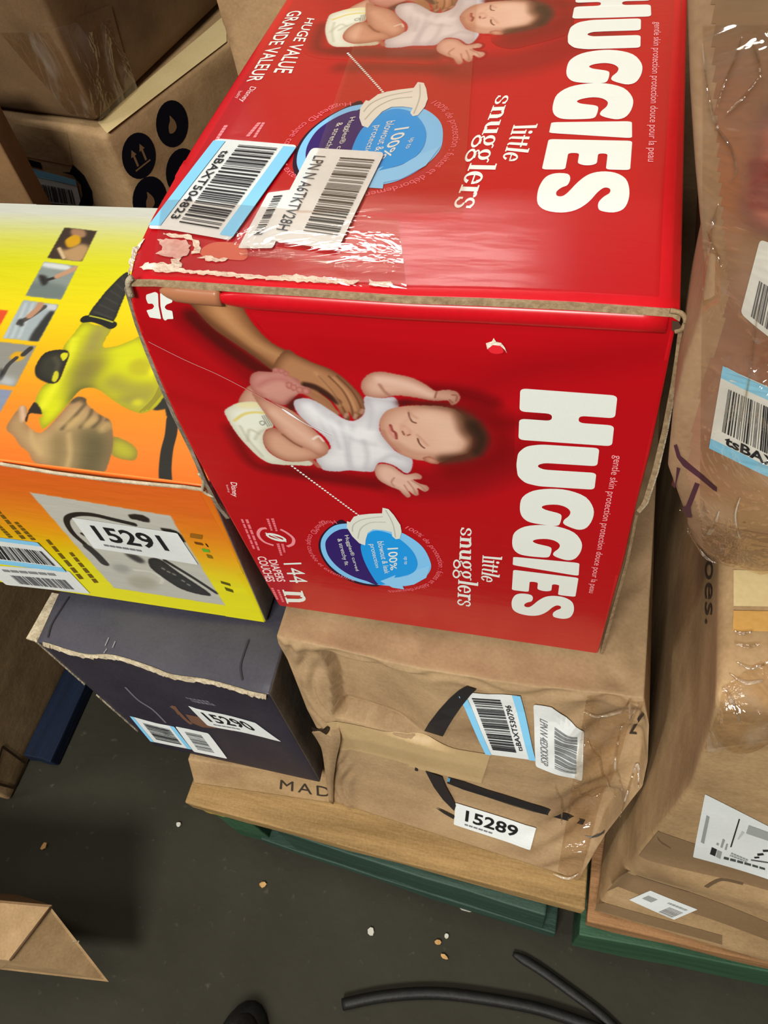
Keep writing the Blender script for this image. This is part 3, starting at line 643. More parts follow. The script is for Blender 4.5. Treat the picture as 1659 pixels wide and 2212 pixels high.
# --- heavy rounded capitals
GL = {'H': rounded([(0, 0), (.43, 0), (.43, .35), (.57, .35), (.57, 0), (1, 0), (1, 1), (.57, 1), (.57, .63), (.43, .63), (.43, 1), (0, 1)], .07),
      'U': rounded([(0, 1), (0, .30), (.06, .12), (.22, .02), (.5, 0), (.78, .02), (.94, .12), (1, .30), (1, 1), (.58, 1), (.58, .36), (.54, .29), (.5, .27), (.46, .29), (.42, .36), (.42, 1)], .07),
      'I': rounded([(0, 0), (1, 0), (1, 1), (0, 1)], .09),
      'E': rounded([(0, 0), (1, 0), (1, .27), (.46, .27), (.46, .40), (.80, .40), (.86, .47), (.86, .55), (.80, .62), (.46, .62), (.46, .73), (.98, .73), (.98, 1), (0, 1)], .06),
      'G': catmull([(.98, .84), (.9, .94), (.66, 1.0), (.4, .99), (.14, .87), (.01, .64), (0, .4), (.08, .17), (.26, .03), (.5, 0), (.72, .02), (.86, .09), (.92, .2), (.94, .4), (.93, .53), (.85, .57), (.66, .58), (.6, .54), (.57, .46), (.53, .35), (.47, .30), (.41, .36), (.38, .5), (.42, .62), (.52, .69), (.64, .68), (.76, .62), (.86, .62), (.94, .72)], 3),
      'S': catmull([(.97, .72), (1, .84), (.92, .94), (.72, .99), (.46, 1.0), (.2, .96), (.04, .84), (0, .68), (.07, .54), (.26, .43), (.5, .34), (.60, .28), (.58, .22), (.48, .21), (.38, .26), (.32, .32), (.16, .34), (.03, .3), (.0, .16), (.08, .06), (.28, .01), (.52, 0), (.78, .03), (.94, .13), (1, .3), (.94, .45), (.76, .57), (.52, .66), (.41, .73), (.44, .79), (.54, .79), (.63, .73), (.76, .68), (.9, .68)], 3)}
# corners of each letter on the front: start-top, end-top, end-base, start-base (the word reads downwards, tops to the right)
WORD = [('H', (1334, 853), (1322, 963), (1120, 949), (1124, 838)), ('U', (1295, 967), (1284, 1057), (1115, 1046), (1116, 956)), ('G', (1289, 1062), (1276, 1147), (1122, 1131), (1125, 1050)),
        ('G', (1262, 1140), (1252, 1211), (1105, 1201), (1109, 1127)), ('I', (1252, 1214), (1250, 1242), (1108, 1218), (1109, 1200)), ('E', (1250, 1246), (1243, 1288), (1106, 1272), (1109, 1228)), ('S', (1242, 1288), (1238, 1337), (1104, 1324), (1107, 1278))]
WHT = ink((226, 229, 222), .4, .25)
def art(pl, is_top):
    f = pl.face; Q = lambda *c_: Quad(f, pl.uv(c_), uv=True)
    P = Poly(f, .0005)
    for ch, st, et, eb, sb in WORD:
        q = Q(st, et, eb, sb); P.add([q.uv(x, 1-y) for x, y in GL[ch]])
    P.done('brand_lettering', WHT, RC)
    # product line in a slab-serif face
    for word, box in (('little', ((1087, 1200), (1078, 1262), (1040, 1252), (1043, 1197))), ('snugglers', ((1034, 1139), (1035, 1314), (974, 1304), (984, 1136)))):
        serif(Q(*box), word, 'product_lettering', WHT, RC)
    pale = ink((238, 168, 172), .4)
    text(Q((1345, 984), (1285, 1280), (1268, 1278), (1322, 982)), 'gentle skin protection protection douce pour la peau', 'slogan_text', pale, RC, off=.0005)
    # round badge
    R = lambda *p: pl.uv(Z(460, 1020, 3.318, p))
    def blob(name, pts, colr, off, sm=True):
        P = Poly(f, off); P.add(catmull(R(*pts), 5) if sm else R(*pts)); return P.done(name, ink(colr, .35), RC)
    blob('badge_shadow', [(958, 362), (850, 384), (780, 448), (756, 520), (776, 600), (838, 688), (940, 760), (1080, 808), (1200, 808), (1100, 700)], (40, 14, 40), .0004)
    blob('badge_ring', [(960, 366), (862, 386), (794, 450), (772, 520), (792, 600), (852, 680), (950, 748), (1080, 792), (1200, 806), (1330, 815), (1430, 803), (1510, 760), (1558, 700), (1560, 640), (1510, 540), (1420, 465), (1300, 410), (1130, 375)], (128, 196, 244), .0005)
    blob('badge_navy_half', [(960, 404), (882, 420), (824, 468), (806, 520), (830, 600), (900, 680), (1000, 742), (1100, 776), (1190, 800), (1300, 700), (1150, 520), (1080, 440)], (48, 28, 104), .00065)
    blob('badge_blue_disc', [(1060, 530), (1085, 470), (1150, 418), (1250, 430), (1345, 480), (1430, 560), (1466, 640), (1454, 695), (1410, 728), (1330, 750), (1250, 790), (1190, 800), (1130, 720), (1080, 620)], (24, 152, 232), .00075)
    blob('badge_arrow', [(1200, 776), (1312, 732), (1300, 752), (1400, 738), (1470, 690), (1560, 660), (1530, 750), (1440, 800), (1360, 808), (1372, 834), (1290, 822)], (140, 202, 246), .00085, False)
    # diaper picture
    blob('diaper_picture', [(962, 345), (985, 352), (1012, 312), (1060, 298), (1130, 290), (1215, 286), (1218, 246), (1240, 250), (1262, 256), (1300, 300), (1345, 370), (1354, 420), (1340, 470), (1312, 474), (1286, 452), (1284, 422), (1220, 408), (1150, 404), (1112, 428), (1096, 480), (1092, 520), (1050, 505), (1000, 455), (962, 392)], (222, 222, 212), .00095, False)
    for l in (((1000, 420), (1010, 370), (1080, 330), (1220, 310)), ((1040, 470), (1060, 400), (1130, 355), (1240, 350)), ((1240, 262), (1290, 360), (1310, 460))):
        S = Poly(f, .00105); S.strip(catmull_open(R(*l)), .0007); S.done('picture_fold', ink((186, 186, 176), .5), RC)
    T = lambda s_, c_, m_, **k: text(Q(*Z(460, 1020, 3.318, c_)), s_, 'badge_text', m_, RC, off=.00095, **k)
    T('Huggies\u00ae curved', ((975, 445), (1050, 700), (1020, 705), (935, 450)), WHT); T('& stretchy fit', ((925, 470), (975, 660), (940, 665), (882, 475)), WHT)
    T('100%', ((1330, 535), (1318, 690), (1275, 700), (1250, 540)), WHT, bold=.01); T('up to', ((1395, 600), (1395, 655), (1365, 655), (1365, 600)), WHT)
    T('blowout & leak', ((1225, 490), (1270, 720), (1232, 722), (1178, 492)), WHT); T('protection', ((1160, 510), (1195, 680), (1160, 680), (1112, 512)), WHT)
    arc_text(f, R, [(878, 350), (800, 362), (730, 410), (690, 480), (700, 570), (760, 650), (860, 720), (1015, 775)], 'HuggiesMD coupe courb\u00e9e et extensible', ink((232, 112, 124), .4), .0052, flip=True)
    arc_text(f, R, [(1385, 392), (1470, 440), (1560, 520), (1622, 620), (1625, 700), (1570, 780), (1450, 830), (1260, 852)], "100% de protection : fuites et d\u00e9bordements", ink((232, 112, 124), .4), .0052)
    # dotted pointer
    a, b = pl.uv([(632, 1005)])[0], pl.uv([(775, 1112)])[0]; P = Poly(f, .0005)
    for k in range(26):
        cx, cy = (a[i]+(b[i]-a[i])*k/25 for i in (0, 1)); P.add([(cx+.0008*math.cos(t), cy+.0008*math.sin(t)) for t in np.arange(8)*math.pi/4])
    P.done('dotted_pointer', WHT, RC)
    if is_top: return
    R5 = lambda *p: Z(480, 1030, 7.541, p)
    T5 = lambda s_, c_, name, m_, **k: text(Q(*R5(*c_)), s_, name, m_, RC, off=.0005, **k)
    T5('144', ((1290, 1390), (1400, 1720), (1110, 1720), (1000, 1400)), 'count_number', WHT)
    T5('DIAPERS', ((890, 1340), (1040, 1700), (900, 1700), (755, 1350)), 'count_text', ink((244, 208, 208), .4), bold=.02)
    T5('COUCHES', ((710, 1290), (870, 1700), (720, 1700), (565, 1290)), 'count_text', ink((244, 208, 208), .4), bold=.02)
    serif(Q(*R5((1330, 1850), (1405, 2060), (1060, 2060), (980, 1830))), 'n', 'size_letter', WHT, RC)
    ring_o = R5(*[(880+165*math.cos(t)+35*math.sin(t), 980+35*math.cos(t)*1.0+62*math.sin(t)) for t in np.arange(20)*2*math.pi/20]); ring_i = R5(*[(880+120*math.cos(t)+26*math.sin(t), 980+26*math.cos(t)+28*math.sin(t)) for t in np.arange(20)*2*math.pi/20])
    P = Poly(f, .0005); P.add(pl.uv(ring_o), pl.uv(ring_i)); P.strip(pl.uv(R5((705, 905), (1050, 1055))), .0012); P.done('zero_symbol', WHT, RC)
    for pts in (((725, 830), (640, 840), (590, 900), (610, 980), (700, 1060), (840, 1110)), ((950, 850), (1060, 910), (1160, 1000), (1150, 1090), (1060, 1130))):
        P = Poly(f, .0005); P.strip(catmull_open(pl.uv(R5(*pts))), .0022); P.done('symbol_arc', ink((236, 140, 148), .4), RC)
    pk = ink((232, 116, 126), .4)
    for c_ in (((345, 680), (545, 1165), (500, 1165), (300, 680)), ((430, 685), (625, 1190), (580, 1190), (372, 685)), ((770, 675), (830, 870), (790, 870), (715, 675)), ((850, 670), (910, 880), (870, 880), (790, 670)), ((940, 1080), (990, 1275), (945, 1275), (880, 1080)), ((1010, 1085), (1040, 1225), (1000, 1225), (955, 1085)), ((840, 1800), (930, 1990), (880, 1990), (790, 1800)), ((940, 1830), (1020, 2030), (975, 2030), (890, 1830))):
        Q(*R5(*c_)).greek('small_print', RC, [(0, .1, 1, .9, 'a')], pk, .0005)
    text(Q(*R5((245, 70), (262, 320), (150, 320), (105, 75))), 'Disney', 'logo_text', ink((246, 214, 214), .4), RC, shear=.3, bold=.01, off=.0005)
    text(Q(*R5((100, 120), (140, 250), (95, 250), (55, 125))), 'baby', 'logo_text', ink((240, 180, 184), .4), RC, off=.0005)
def catmull_open(pts, k=5):
    return [tuple(p)[:2] for p in smoothpath([(x, y, 0) for x, y in pts], k)]
def serif(q, word, name, mat, parent):
    """upright slab-serif lower case built from stems, bowls and serifs (x-height .62, descender below 0)"""
    adv = {'l': .30, 'i': .30, 't': .34, 'e': .50, 's': .44, 'n': .62, 'u': .62, 'g': .56, 'r': .42}
    tot = sum(adv[ch] for ch in word); desc = .30 if 'g' in word else 0; asc = 1.0 if any(ch in 'lit' for ch in word) else .64
    P = Poly(q.f, .0005); x0 = 0
    M = lambda pts: [q.uv((x0+px_)/tot, 1-(py_+desc)/(asc+desc)) for px_, py_ in pts]
    rect = lambda a, b, c_, d: P.add(M([(a, b), (c_, b), (c_, d), (a, d)]))
    def bowl(cx, cy, rx, ry, t, t2, a0=0, a1=360):
        n = 20; o_, i_ = [], []
        for k in range(n+1):
            a = math.radians(a0+(a1-a0)*k/n); o_.append((cx+rx*math.cos(a), cy+ry*math.sin(a))); i_.append((cx+(rx-t)*math.cos(a), cy+(ry-t2)*math.sin(a)))
        for k in range(n): P.add(M([o_[k], o_[k+1], i_[k+1], i_[k]]))
    for ch in word:
        if ch == 'l': rect(.07, 0, .225, .97); rect(.0, 0, .29, .05); rect(0, .92, .1, .97)
        elif ch == 'i': rect(.07, 0, .225, .6); rect(0, 0, .29, .05); rect(0, .55, .1, .6); bowl(.145, .78, .085, .085, .084, .084)
        elif ch == 't': rect(.085, .1, .225, .82); rect(0, .55, .32, .61); bowl(.22, .13, .13, .13, .12, .07, 180, 300)
        elif ch == 'e': bowl(.24, .30, .24, .32, .14, .07, 30, 330); bowl(.24, .30, .23, .31, .09, .05, 0, 30); rect(.06, .29, .46, .34)
        elif ch == 's':
            bowl(.2, .46, .18, .16, .10, .06, 20, 270); bowl(.2, .155, .19, .16, .10, .06, -160, 90); rect(.3, .40, .38, .56); rect(.01, .05, .08, .2)
        elif ch == 'n': rect(.07, 0, .225, .6); rect(0, 0, .28, .05); rect(0, .55, .1, .6); rect(.39, 0, .545, .42); rect(.33, 0, .61, .05); bowl(.33, .42, .2, .2, .155, .09, 0, 150)
        elif ch == 'u': rect(.07, .18, .225, .6); rect(0, .55, .1, .6); rect(.39, 0, .545, .6); rect(.33, .55, .42, .6); rect(.5, 0, .61, .05); bowl(.28, .19, .2, .2, .155, .09, 180, 330)
        elif ch == 'g': bowl(.22, .40, .21, .23, .125, .06); bowl(.25, -.12, .26, .18, .10, .07); bowl(.2, .1, .17, .1, .06, .06, 90, 270); rect(.18, .02, .36, .09); bowl(.45, .55, .1, .09, .06, .05, 30, 180)
        elif ch == 'r': rect(.07, 0, .225, .6); rect(0, 0, .30, .05); rect(0, .55, .1, .6); bowl(.32, .47, .13, .14, .12, .07, 20, 170)
        x0 += adv[ch]
    return P.done(name, mat, parent)
def arc_text(f, R, px, txt, mat, h, flip=False):
    path = np.array(catmull_open(R(*px), 8)); d = np.r_[0, np.cumsum(np.hypot(*np.diff(path, axis=0).T))]
    V, F = glyph_mesh(txt); lo, hi = V.min(0), V.max(0); t = (V[:, 0]-lo[0])/(hi[0]-lo[0])*d[-1]; y = (V[:, 1]-lo[1])/(hi[1]-lo[1])
    U = []
    for s_, yy in zip(t, y):
        p = np.array([np.interp(s_, d, path[:, i]) for i in (0, 1)]); p2 = np.array([np.interp(min(s_+.001, d[-1]), d, path[:, i]) for i in (0, 1)]); p1 = np.array([np.interp(max(s_-.001, 0), d, path[:, i]) for i in (0, 1)])
        g = (p2-p1)/(np.linalg.norm(p2-p1)+1e-9); nrm = np.array((-g[1], g[0])); U.append(f.pt(*(p+nrm*(yy-.5)*h), .0005))
    return link('arc_text', U, F, mat, RC)
art(FRONT, False); art(TOP, True)
# --- what only the top panel or only the front shows
tq = lambda *c_: Quad(TP, c_)
text(tq((680, 42), (630, 160), (590, 158), (664, 40)), 'HUGE VALUE', 'value_text', WHT, RC, bold=.012, off=.0005)
text(tq((655, 24), (563, 178), (532, 178), (624, 26)), 'GRANDE VALEUR', 'value_text', WHT, RC, bold=.012, off=.0005)
text(tq((556, 188), (530, 222), (512, 222), (538, 188)), 'Disney', 'logo_text', ink((246, 214, 214), .4), RC, shear=.3, off=.0005)
text(tq((524, 198), (516, 214), (506, 214), (514, 198)), 'baby', 'logo_text', ink((240, 180, 184), .4), RC, off=.0005)
for c_ in (((494, 272), (470, 308), (462, 306), (484, 272)), ((566, 266), (540, 296), (530, 296), (556, 266)), ((574, 266), (554, 298), (546, 298), (566, 266))): tq(*c_).greek('small_print', RC, [(0, .1, 1, .9, 'a')], ink((236, 140, 148), .4), .0005)
# logo mark cut by the upper left corner of the front
fq = lambda *c_: Quad(FR, FRONT.uv(c_), uv=True)
P = Poly(FR, .0005); zz = lambda *p: FRONT.uv(Z(280, 600, 2.765, p))
zz = lambda *p: FRONT.uv(Z(0, 440, 2.9625, p))
P.add(rounded(zz((930, 592), (985, 577), (1004, 586), (1012, 660), (1032, 738), (958, 727), (936, 684), (974, 677), (985, 661), (973, 645), (944, 645), (930, 615)), .0006))
P.add(rounded(zz((1017, 586), (1042, 575), (1094, 590), (1098, 640), (1062, 652), (1050, 667), (1062, 682), (1100, 690), (1110, 738), (1072, 738), (1058, 749), (1044, 736), (1024, 660)), .0006))
P.done('logo_mark', WHT, RC)
# stickers
SKY = ink((132, 200, 238), .4); BLK = ink((34, 34, 38), .5)
def tsl(face, parent, corners, blue_sides, code, bars, txt, seed, turn, along, uv=False, bold=.01):
    q = Quad(face, corners, uv); s = q.sheet('tracking_label', WHITE, parent, .0016, .06)
    P = Poly(face, .0021)
    for (a0, b0, a1, b1) in blue_sides: q.rect(P, a0, b0, a1, b1)
    P.done('blue_band', SKY, s)
    q.bars('barcode', s, *bars, n=36, along=along, seed=seed, off=.0023)
    if code: text(q, code, 'label_text', BLK, s, *txt, turn=turn, off=.0023, bold=bold)
    return s
tsl(TP, RC, ((467, 304), (645, 318), (500, 524), (319, 498)), [(0, .03, .15, .97), (.85, .03, 1, .97)], 'tsBAXT504823', (.34, .06, .80, .94), (.20, .14, .30, .9), 3, 1, 'b')
s1 = Quad(TP, ((580, 420), (655, 410), (590, 540), (515, 540))); sh = s1.sheet('barcode_sticker', WHITE, RC, .0014, .05); s1.bars('barcode', sh, .25, .1, .5, .8, 22, 'b', 9, off=.002)
q = Quad(TP, ((674, 326), (832, 336), (730, 548), (572, 524))); sh = q.sheet('return_label', WHITE, RC, .0024, .06)
q.bars('barcode', sh, .46, .1, .92, .9, 34, 'b', 5, off=.0031, mat=ink((70, 66, 60), .5)); text(q, 'LPN N A6TKTV28H', 'label_text', ink((70, 70, 74), .5), sh, .1, .1, .26, .9, turn=1, off=.0031)
# torn paper along the front of the top panel
TORN = board_mat('torn_white_paper', (232, 206, 188), (246, 236, 220), scale=150, stretch=(1, 1, 1), bump=.5)
def torn(face, uv, name, off=.001, jag=.0007, seed=1, parent=None, mat=None):
    r = random.Random(seed); q = []; n = len(uv)
    for i in range(n):
        a, b = np.array(uv[i]), np.array(uv[(i+1) % n]); k = max(2, int(np.linalg.norm(b-a)/.0016))
        for t in range(k): q.append(tuple(a+(b-a)*t/k+np.array((r.uniform(-jag, jag), r.uniform(-jag, jag)))))
    P = Poly(face, off); P.add(q); return P.done(name, mat or TORN, parent or RC)
zt = lambda *p: TP.pxs(Z(260, 180, 2.765, p))
torn(TP, zt((118, 1110), (150, 1080), (240, 1078), (330, 1090), (400, 1120), (520, 1125), (640, 1135), (780, 1150), (900, 1160), (1050, 1150), (1180, 1165), (1300, 1175), (1420, 1185), (1410, 1205), (1250, 1200), (1050, 1192), (880, 1182), (700, 1168), (520, 1150), (380, 1140), (230, 1135)), 'torn_strip', seed=1)
torn(TP, zt((250, 905), (330, 905), (420, 915), (470, 950), (488, 985), (470, 1025), (420, 1030), (440, 990), (430, 950), (360, 930), (300, 925)), 'torn_patch', seed=2)
torn(TP, zt((225, 940), (300, 935), (390, 945), (420, 975), (400, 1040), (350, 1050), (270, 1040), (205, 1030), (250, 1000)), 'torn_patch', seed=3, mat=board_mat('peeled_paper', (206, 150, 140), (228, 200, 190), scale=80, stretch=(1, 1, 1)))
torn(TP, zt((465, 1045), (520, 1035), (580, 1050), (640, 1055), (610, 1075), (530, 1068)), 'torn_patch', seed=4)
torn(TP, zt((300, 1060), (360, 1055), (365, 1100), (320, 1105)), 'torn_patch', seed=5)
torn(TP, zt((1480, 1180), (1540, 1195), (1620, 1195), (1625, 1222), (1540, 1222), (1490, 1215)), 'torn_patch', seed=6)
torn(TP, zt((60, 1060), (90, 980), (140, 930), (150, 940), (110, 1000), (80, 1080), (60, 1160), (45, 1150)), 'torn_patch', seed=7)
# gripping hand printed near the torn edge, half hidden by tape
P = Poly(TP, .0006); P.add(catmull(zt((480, 1000), (560, 955), (700, 960), (760, 1000), (740, 1060), (600, 1050), (500, 1040)), 4)); P.done('printed_hand', ink((206, 104, 82), .35), RC)
# dent with torn skin on the front
d = Poly(FR, .0012); zz = lambda *p: FRONT.uv(Z(1050, 560, 2.724, p))
d.add(zz((0, 490), (35, 480), (45, 462), (60, 482), (90, 488), (112, 515), (124, 545), (108, 525), (85, 505), (40, 500), (8, 525))); d.done('torn_dent', TORN, RC)
d = Poly(FR, .0010); d.add(catmull(zz((12, 522), (45, 500), (85, 508), (105, 540), (70, 552), (30, 545)), 3)); d.done('dent_skin', ink((226, 40, 52), .25), RC)
# --- board edges: cut edge of the top flap, rolled flap below it, side flaps
def onf(pts, y=0.0): return [at(p[0], p[1], y=y) for p in pts]
edge_px = [(286, 606), (334, 606), (400, 610), (443, 613), (555, 621), (678, 628), (880, 642), (1050, 647), (1233, 655), (1454, 670), (1470, 680)]
ribbon('flap_cut_edge', [p+Vector((0, -.0016, .0008)) for p in onf(edge_px)], [p+Vector((0, -.0022, -.0014)) for p in onf(edge_px)], (0, -1, 0), .0015, KRAFT_EDGE, RC)
roll = [(470, 640), (555, 644), (678, 652), (880, 665), (1050, 672), (1233, 681), (1440, 692)]
rp_ = smoothpath(onf([(x, y+4) for x, y in roll], .0004), 3)
tube('rolled_flap', rp_, [.0012, .002, .0026]+[.003]*(len(rp_)-3), RED_CARD, RC, 14, 1.7)
tube('rolled_flap_skin', smoothpath(onf([(346, 628), (380, 634), (420, 639), (478, 644)], .0004), 4), [.0006, .0012, .0018, .0022]+[.0026]*9, ink((172, 112, 78), .35), RC, 14, 1.7)
corn = onf([(1448, 671), (1472, 677), (1481, 692), (1474, 710), (1458, 716)], -.003)
tube('crushed_corner', smoothpath(corn, 6), .0010, KRAFT_EDGE, RC, 8)
P = Poly(FR, .004); P.add(FRONT.uv([(1452, 680), (1466, 682), (1472, 692), (1466, 704), (1452, 702)])); P.done('corner_hollow_shade', ink((70, 50, 36), .8), RC)  # flat dark patch painted as the shade inside the crushed corner
tube('crushed_corner', smoothpath(onf([(284, 600), (277, 612), (284, 640)], -.002), 4), .0014, CREAM_EDGE, RC, 8)
lp = [(276, 622), (284, 650), (299, 700), (320, 757), (346, 821), (380, 899), (417, 973), (446, 1040), (472, 1090), (496, 1120)]
ribbon('left_flap_edge', onf(lp, .0005), onf([(x-8, y+1) for x, y in lp], .002), (0, -1, 0), .002, board_mat('grey_flap_edge', (96, 86, 74), (150, 136, 118), scale=120, stretch=(1, 1, 1), bump=.3), RC)
rp = [(1474, 716), (1468, 770), (1459, 830), (1441, 930), (1420, 1020), (1397, 1088), (1380, 1108)]
ri = [(1464, 720), (1458, 770), (1449, 830), (1430, 930), (1408, 1020), (1388, 1084), (1375, 1103)]
ribbon('right_flap_edge', onf(ri, .0015), onf(rp, .001), (0, -1, 0), .0012, KRAFT_EDGE, RC)
ribbon('right_flap_skin', onf([(x, y) for x, y in rp], .0008), onf([(x+3, y) for x, y in rp], .001), (0, -1, 0), .0012, CREAM_EDGE, RC)
rl = [(1372, 1112), (1352, 1212), (1313, 1350), (1296, 1412)]
ribbon('right_seam_edge', onf(rl, .001), onf([(x+6, y+2) for x, y in rl], .002), (0, -1, 0), .002, KRAFT_EDGE, RC)
# clear tape
def tape(face, uv, name, parent, off=.0014, mat=TAPE, sub=14, jit=0.0, seed=1):
    r = np.random.default_rng(seed); q = Quad(face, uv, True); V, F = [], []
    for j in range(sub+1):
        for i in range(sub+1): V.append(face.pt(*q.uv(i/sub, j/sub), off+jit*r.random()))
    for j in range(sub):
        for i in range(sub): k = j*(sub+1)+i; F.append((k, k+1, k+sub+2, k+sub+1))
    bm = link(name, V, F, mat, parent, True)
    if (V[1]-V[0]).cross(V[sub+1]-V[0]).dot(face.n) < 0: bm.data.flip_normals()
    return bm
tape(TP, TP.pxs([(352, 440), (860, 480), (880, 632), (330, 604)]), 'clear_tape', RC, .0028, sub=26, jit=.00002)
tape(TP, TP.pxs([(528, 540), (640, 552), (640, 572), (518, 562)]), 'crinkled_tape', RC, .0032, CRINKLED, sub=26, jit=.00045, seed=7)
tape(TP, TP.pxs([(676, 568), (760, 580), (752, 592), (672, 576)]), 'crinkled_tape', RC, .0032, CRINKLED, sub=20, jit=.0005, seed=8)
tape(TP, TP.pxs([(800, 10), (1030, 10), (1000, 470), (640, 470)]), 'clear_tape', RC, .0036, sub=22, jit=.00003, seed=2)
P = Poly(FR, .0009); P.strip(catmull_open(FRONT.uv([(322, 736), (400, 775), (470, 806), (540, 842), (610, 880)])), .0004); P.done('tape_edge_line', ink((226, 130, 130), .4), RC)
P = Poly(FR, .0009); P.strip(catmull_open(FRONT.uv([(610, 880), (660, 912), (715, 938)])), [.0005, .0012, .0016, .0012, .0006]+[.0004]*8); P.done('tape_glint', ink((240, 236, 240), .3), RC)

# ================================================================== STEAM CLEANER CARTON (yellow and orange)
YC = thing('cleaner_carton', 'yellow and orange steam cleaner carton with sticker 15291 left of the red carton', 'box', (-.18, .14, .337))
y101, y100 = at(447, 1050, z=.53), at(575, 1345, z=.337)
ylt = at(0, 995, z=.53); ylb = at(0, 1258, z=.337)
ext = lambda a, b, x: tuple(b+(a-b)*((x-b.x)/(a.x-b.x)))
yC = {'101': y101, '100': y100, '001': ext(ylt, y101, -.37), '000': ext(ylb, y100, -.37), '111': (y101.x-.006, .283, .53), '011': (-.37, .285, .53), '110': (y100.x-.006, .283, .337), '010': (-.37, .285, .337)}
FADE, nt_, p_ = new_mat('orange_to_yellow_board'); tc_ = nt_.nodes.new('ShaderNodeTexCoord'); sx_ = nt_.nodes.new('ShaderNodeSeparateXYZ'); cr_ = nt_.nodes.new('ShaderNodeValToRGB'); ml_ = nt_.nodes.new('ShaderNodeMath'); ml_.operation = 'MULTIPLY'; ml_.inputs[1].default_value = 1/.193
nt_.links.new(tc_.outputs['Object'], sx_.inputs[0]); nt_.links.new(sx_.outputs['Z'], ml_.inputs[0]); nt_.links.new(ml_.outputs[0], cr_.inputs[0]); nt_.links.new(cr_.outputs[0], p_.inputs['Base Color']); p_.inputs['Roughness'].default_value = .38
cr_.color_ramp.elements[0].color = (*lin((234, 226, 0)), 1); cr_.color_ramp.elements[1].color = (*lin((222, 98, 28)), 1); e_ = cr_.color_ramp.elements.new(.3); e_.color = (*lin((230, 214, 0)), 1); e_ = cr_.color_ramp.elements.new(.6); e_.color = (*lin((228, 140, 22)), 1)
_, yf = carton('carton', YC, yC, {'all': ORANGE_CARD, 'front': FADE, 'right': GREY_CARD, 'bottom': KRAFT}, dent=.0006, seed=5)
YT, YF = yf['top'], yf['front']; YF.k = .6
class OnFace:
    def __init__(s, f): s.face = f
    def uv(s, pts):
        out = []
        for p in pts:
            r = ray(*p); t = (s.face.o-CAM_LOC).dot(s.face.n)/r.dot(s.face.n); out.append(s.face.uv3(CAM_LOC+r*t))
        return out
yt, yfr = OnFace(YT), OnFace(YF)
def ramp(c, axis_vals, stops):
    """vertical colour ramp of the printed sheet, by v"""
    vs = np.array([s[0] for s in stops]); o = np.argsort(vs); cs = np.array([s[1] for s in stops], float)[o]/255.
    U, V = c.U(); c.img[:] = np.stack([np.interp(V, vs[o], cs[:, i]) for i in range(3)], 2)
hv = lambda y, x=220: yt.uv([(x, y)])[0][1]
wid = YT.uv3(y101)[0]
c = Canvas(.035, wid+.0005, -.0005, YT.uv3((0, .284, .53))[1], .00054, yt.uv)
ramp(c, 1, [(hv(464), (226, 228, 214)), (hv(485), (228, 230, 176)), (hv(525), (230, 230, 96)), (hv(580), (234, 232, 22)), (hv(670), (250, 228, 0)), (hv(740), (253, 204, 0)), (hv(810), (252, 176, 16)), (hv(890), (249, 148, 34)), (hv(960), (246, 136, 40)), (hv(1060), (240, 112, 26))])
z2 = lambda *p: Z(0, 440, 2.9625, p)
def panel(pts, col): m = c.mask(z2(*pts), False, 1.0); c.mix(m, np.array(col)/255.); return m
m = panel([(415, 155), (622, 178), (525, 372), (305, 352)], (66, 52, 44))
c.fill(z2((460, 165), (540, 170), (545, 215), (470, 215)), (176, 132, 100), clip=m, soft=2); c.fill(z2((420, 240), (470, 205), (515, 215), (510, 260), (440, 285)), (226, 168, 28), clip=m, soft=1.5)
c.fill(z2((370, 280), (420, 300), (520, 260), (575, 290), (520, 372), (430, 370)), (196, 156, 108), clip=m, soft=3); c.line(z2((380, 290), (410, 350)), 3, (226, 196, 150), 3, clip=m)
m = panel([(285, 375), (500, 400), (390, 612), (165, 590)], (146, 156, 150))
c.fill(z2((290, 378), (440, 395), (430, 425), (275, 405)), (226, 230, 228), clip=m, soft=2); c.fill(z2((210, 500), (420, 530), (385, 612), (165, 590)), (118, 130, 126), clip=m, soft=4)
c.fill(z2((250, 460), (300, 470), (305, 510), (270, 522)), (46, 44, 42), clip=m, soft=2); c.line(z2((300, 490), (380, 465), (470, 420)), 3.5, (52, 48, 46), 2, clip=m); c.line(z2((370, 465), (440, 435), (500, 405)), 6, (206, 158, 124), 3, clip=m)
m = panel([(150, 615), (375, 645), (245, 880), (15, 858)], (172, 184, 188))
for k in range(3): c.line(z2((120+k*45, 640), (30+k*45, 850)), 3, (192, 202, 204), 3, clip=m)
c.fill(z2((285, 720), (372, 650), (245, 880), (180, 872)), (52, 52, 50), clip=m, soft=2); c.fill(z2((310, 640), (372, 648), (355, 685), (300, 670)), (210, 212, 214), clip=m, soft=2)
c.line(z2((120, 760), (200, 715), (280, 660)), 5, (86, 78, 74), 2, clip=m); c.line(z2((190, 715), (240, 670), (265, 630)), 6, (196, 146, 114), 3, clip=m); c.fill(z2((110, 745), (140, 735), (150, 775), (125, 780)), (60, 58, 56), clip=m, soft=1.5)
m = panel([(-60, 872), (230, 907), (95, 1168), (-60, 1148)], (150, 148, 138))
c.fill(z2((60, 980), (95, 945), (150, 950), (150, 990), (100, 1005)), (232, 172, 22), clip=m, soft=1.5); c.line(z2((100, 985), (50, 1030), (15, 1090), (0, 1120)), 4, (66, 62, 58), 2, clip=m); c.line(z2((150, 960), (190, 925)), 5, (60, 56, 54), 2, clip=m); c.fill(z2((0, 1100), (90, 1120), (80, 1165), (0, 1150)), (190, 194, 196), clip=m, soft=4); c.fill(z2((0, 1050), (20, 1080), (0, 1130)), (40, 40, 42), clip=m, soft=2)
m = panel([(-60, 1178), (80, 1192), (-30, 1390), (-60, 1390)], (140, 150, 176))
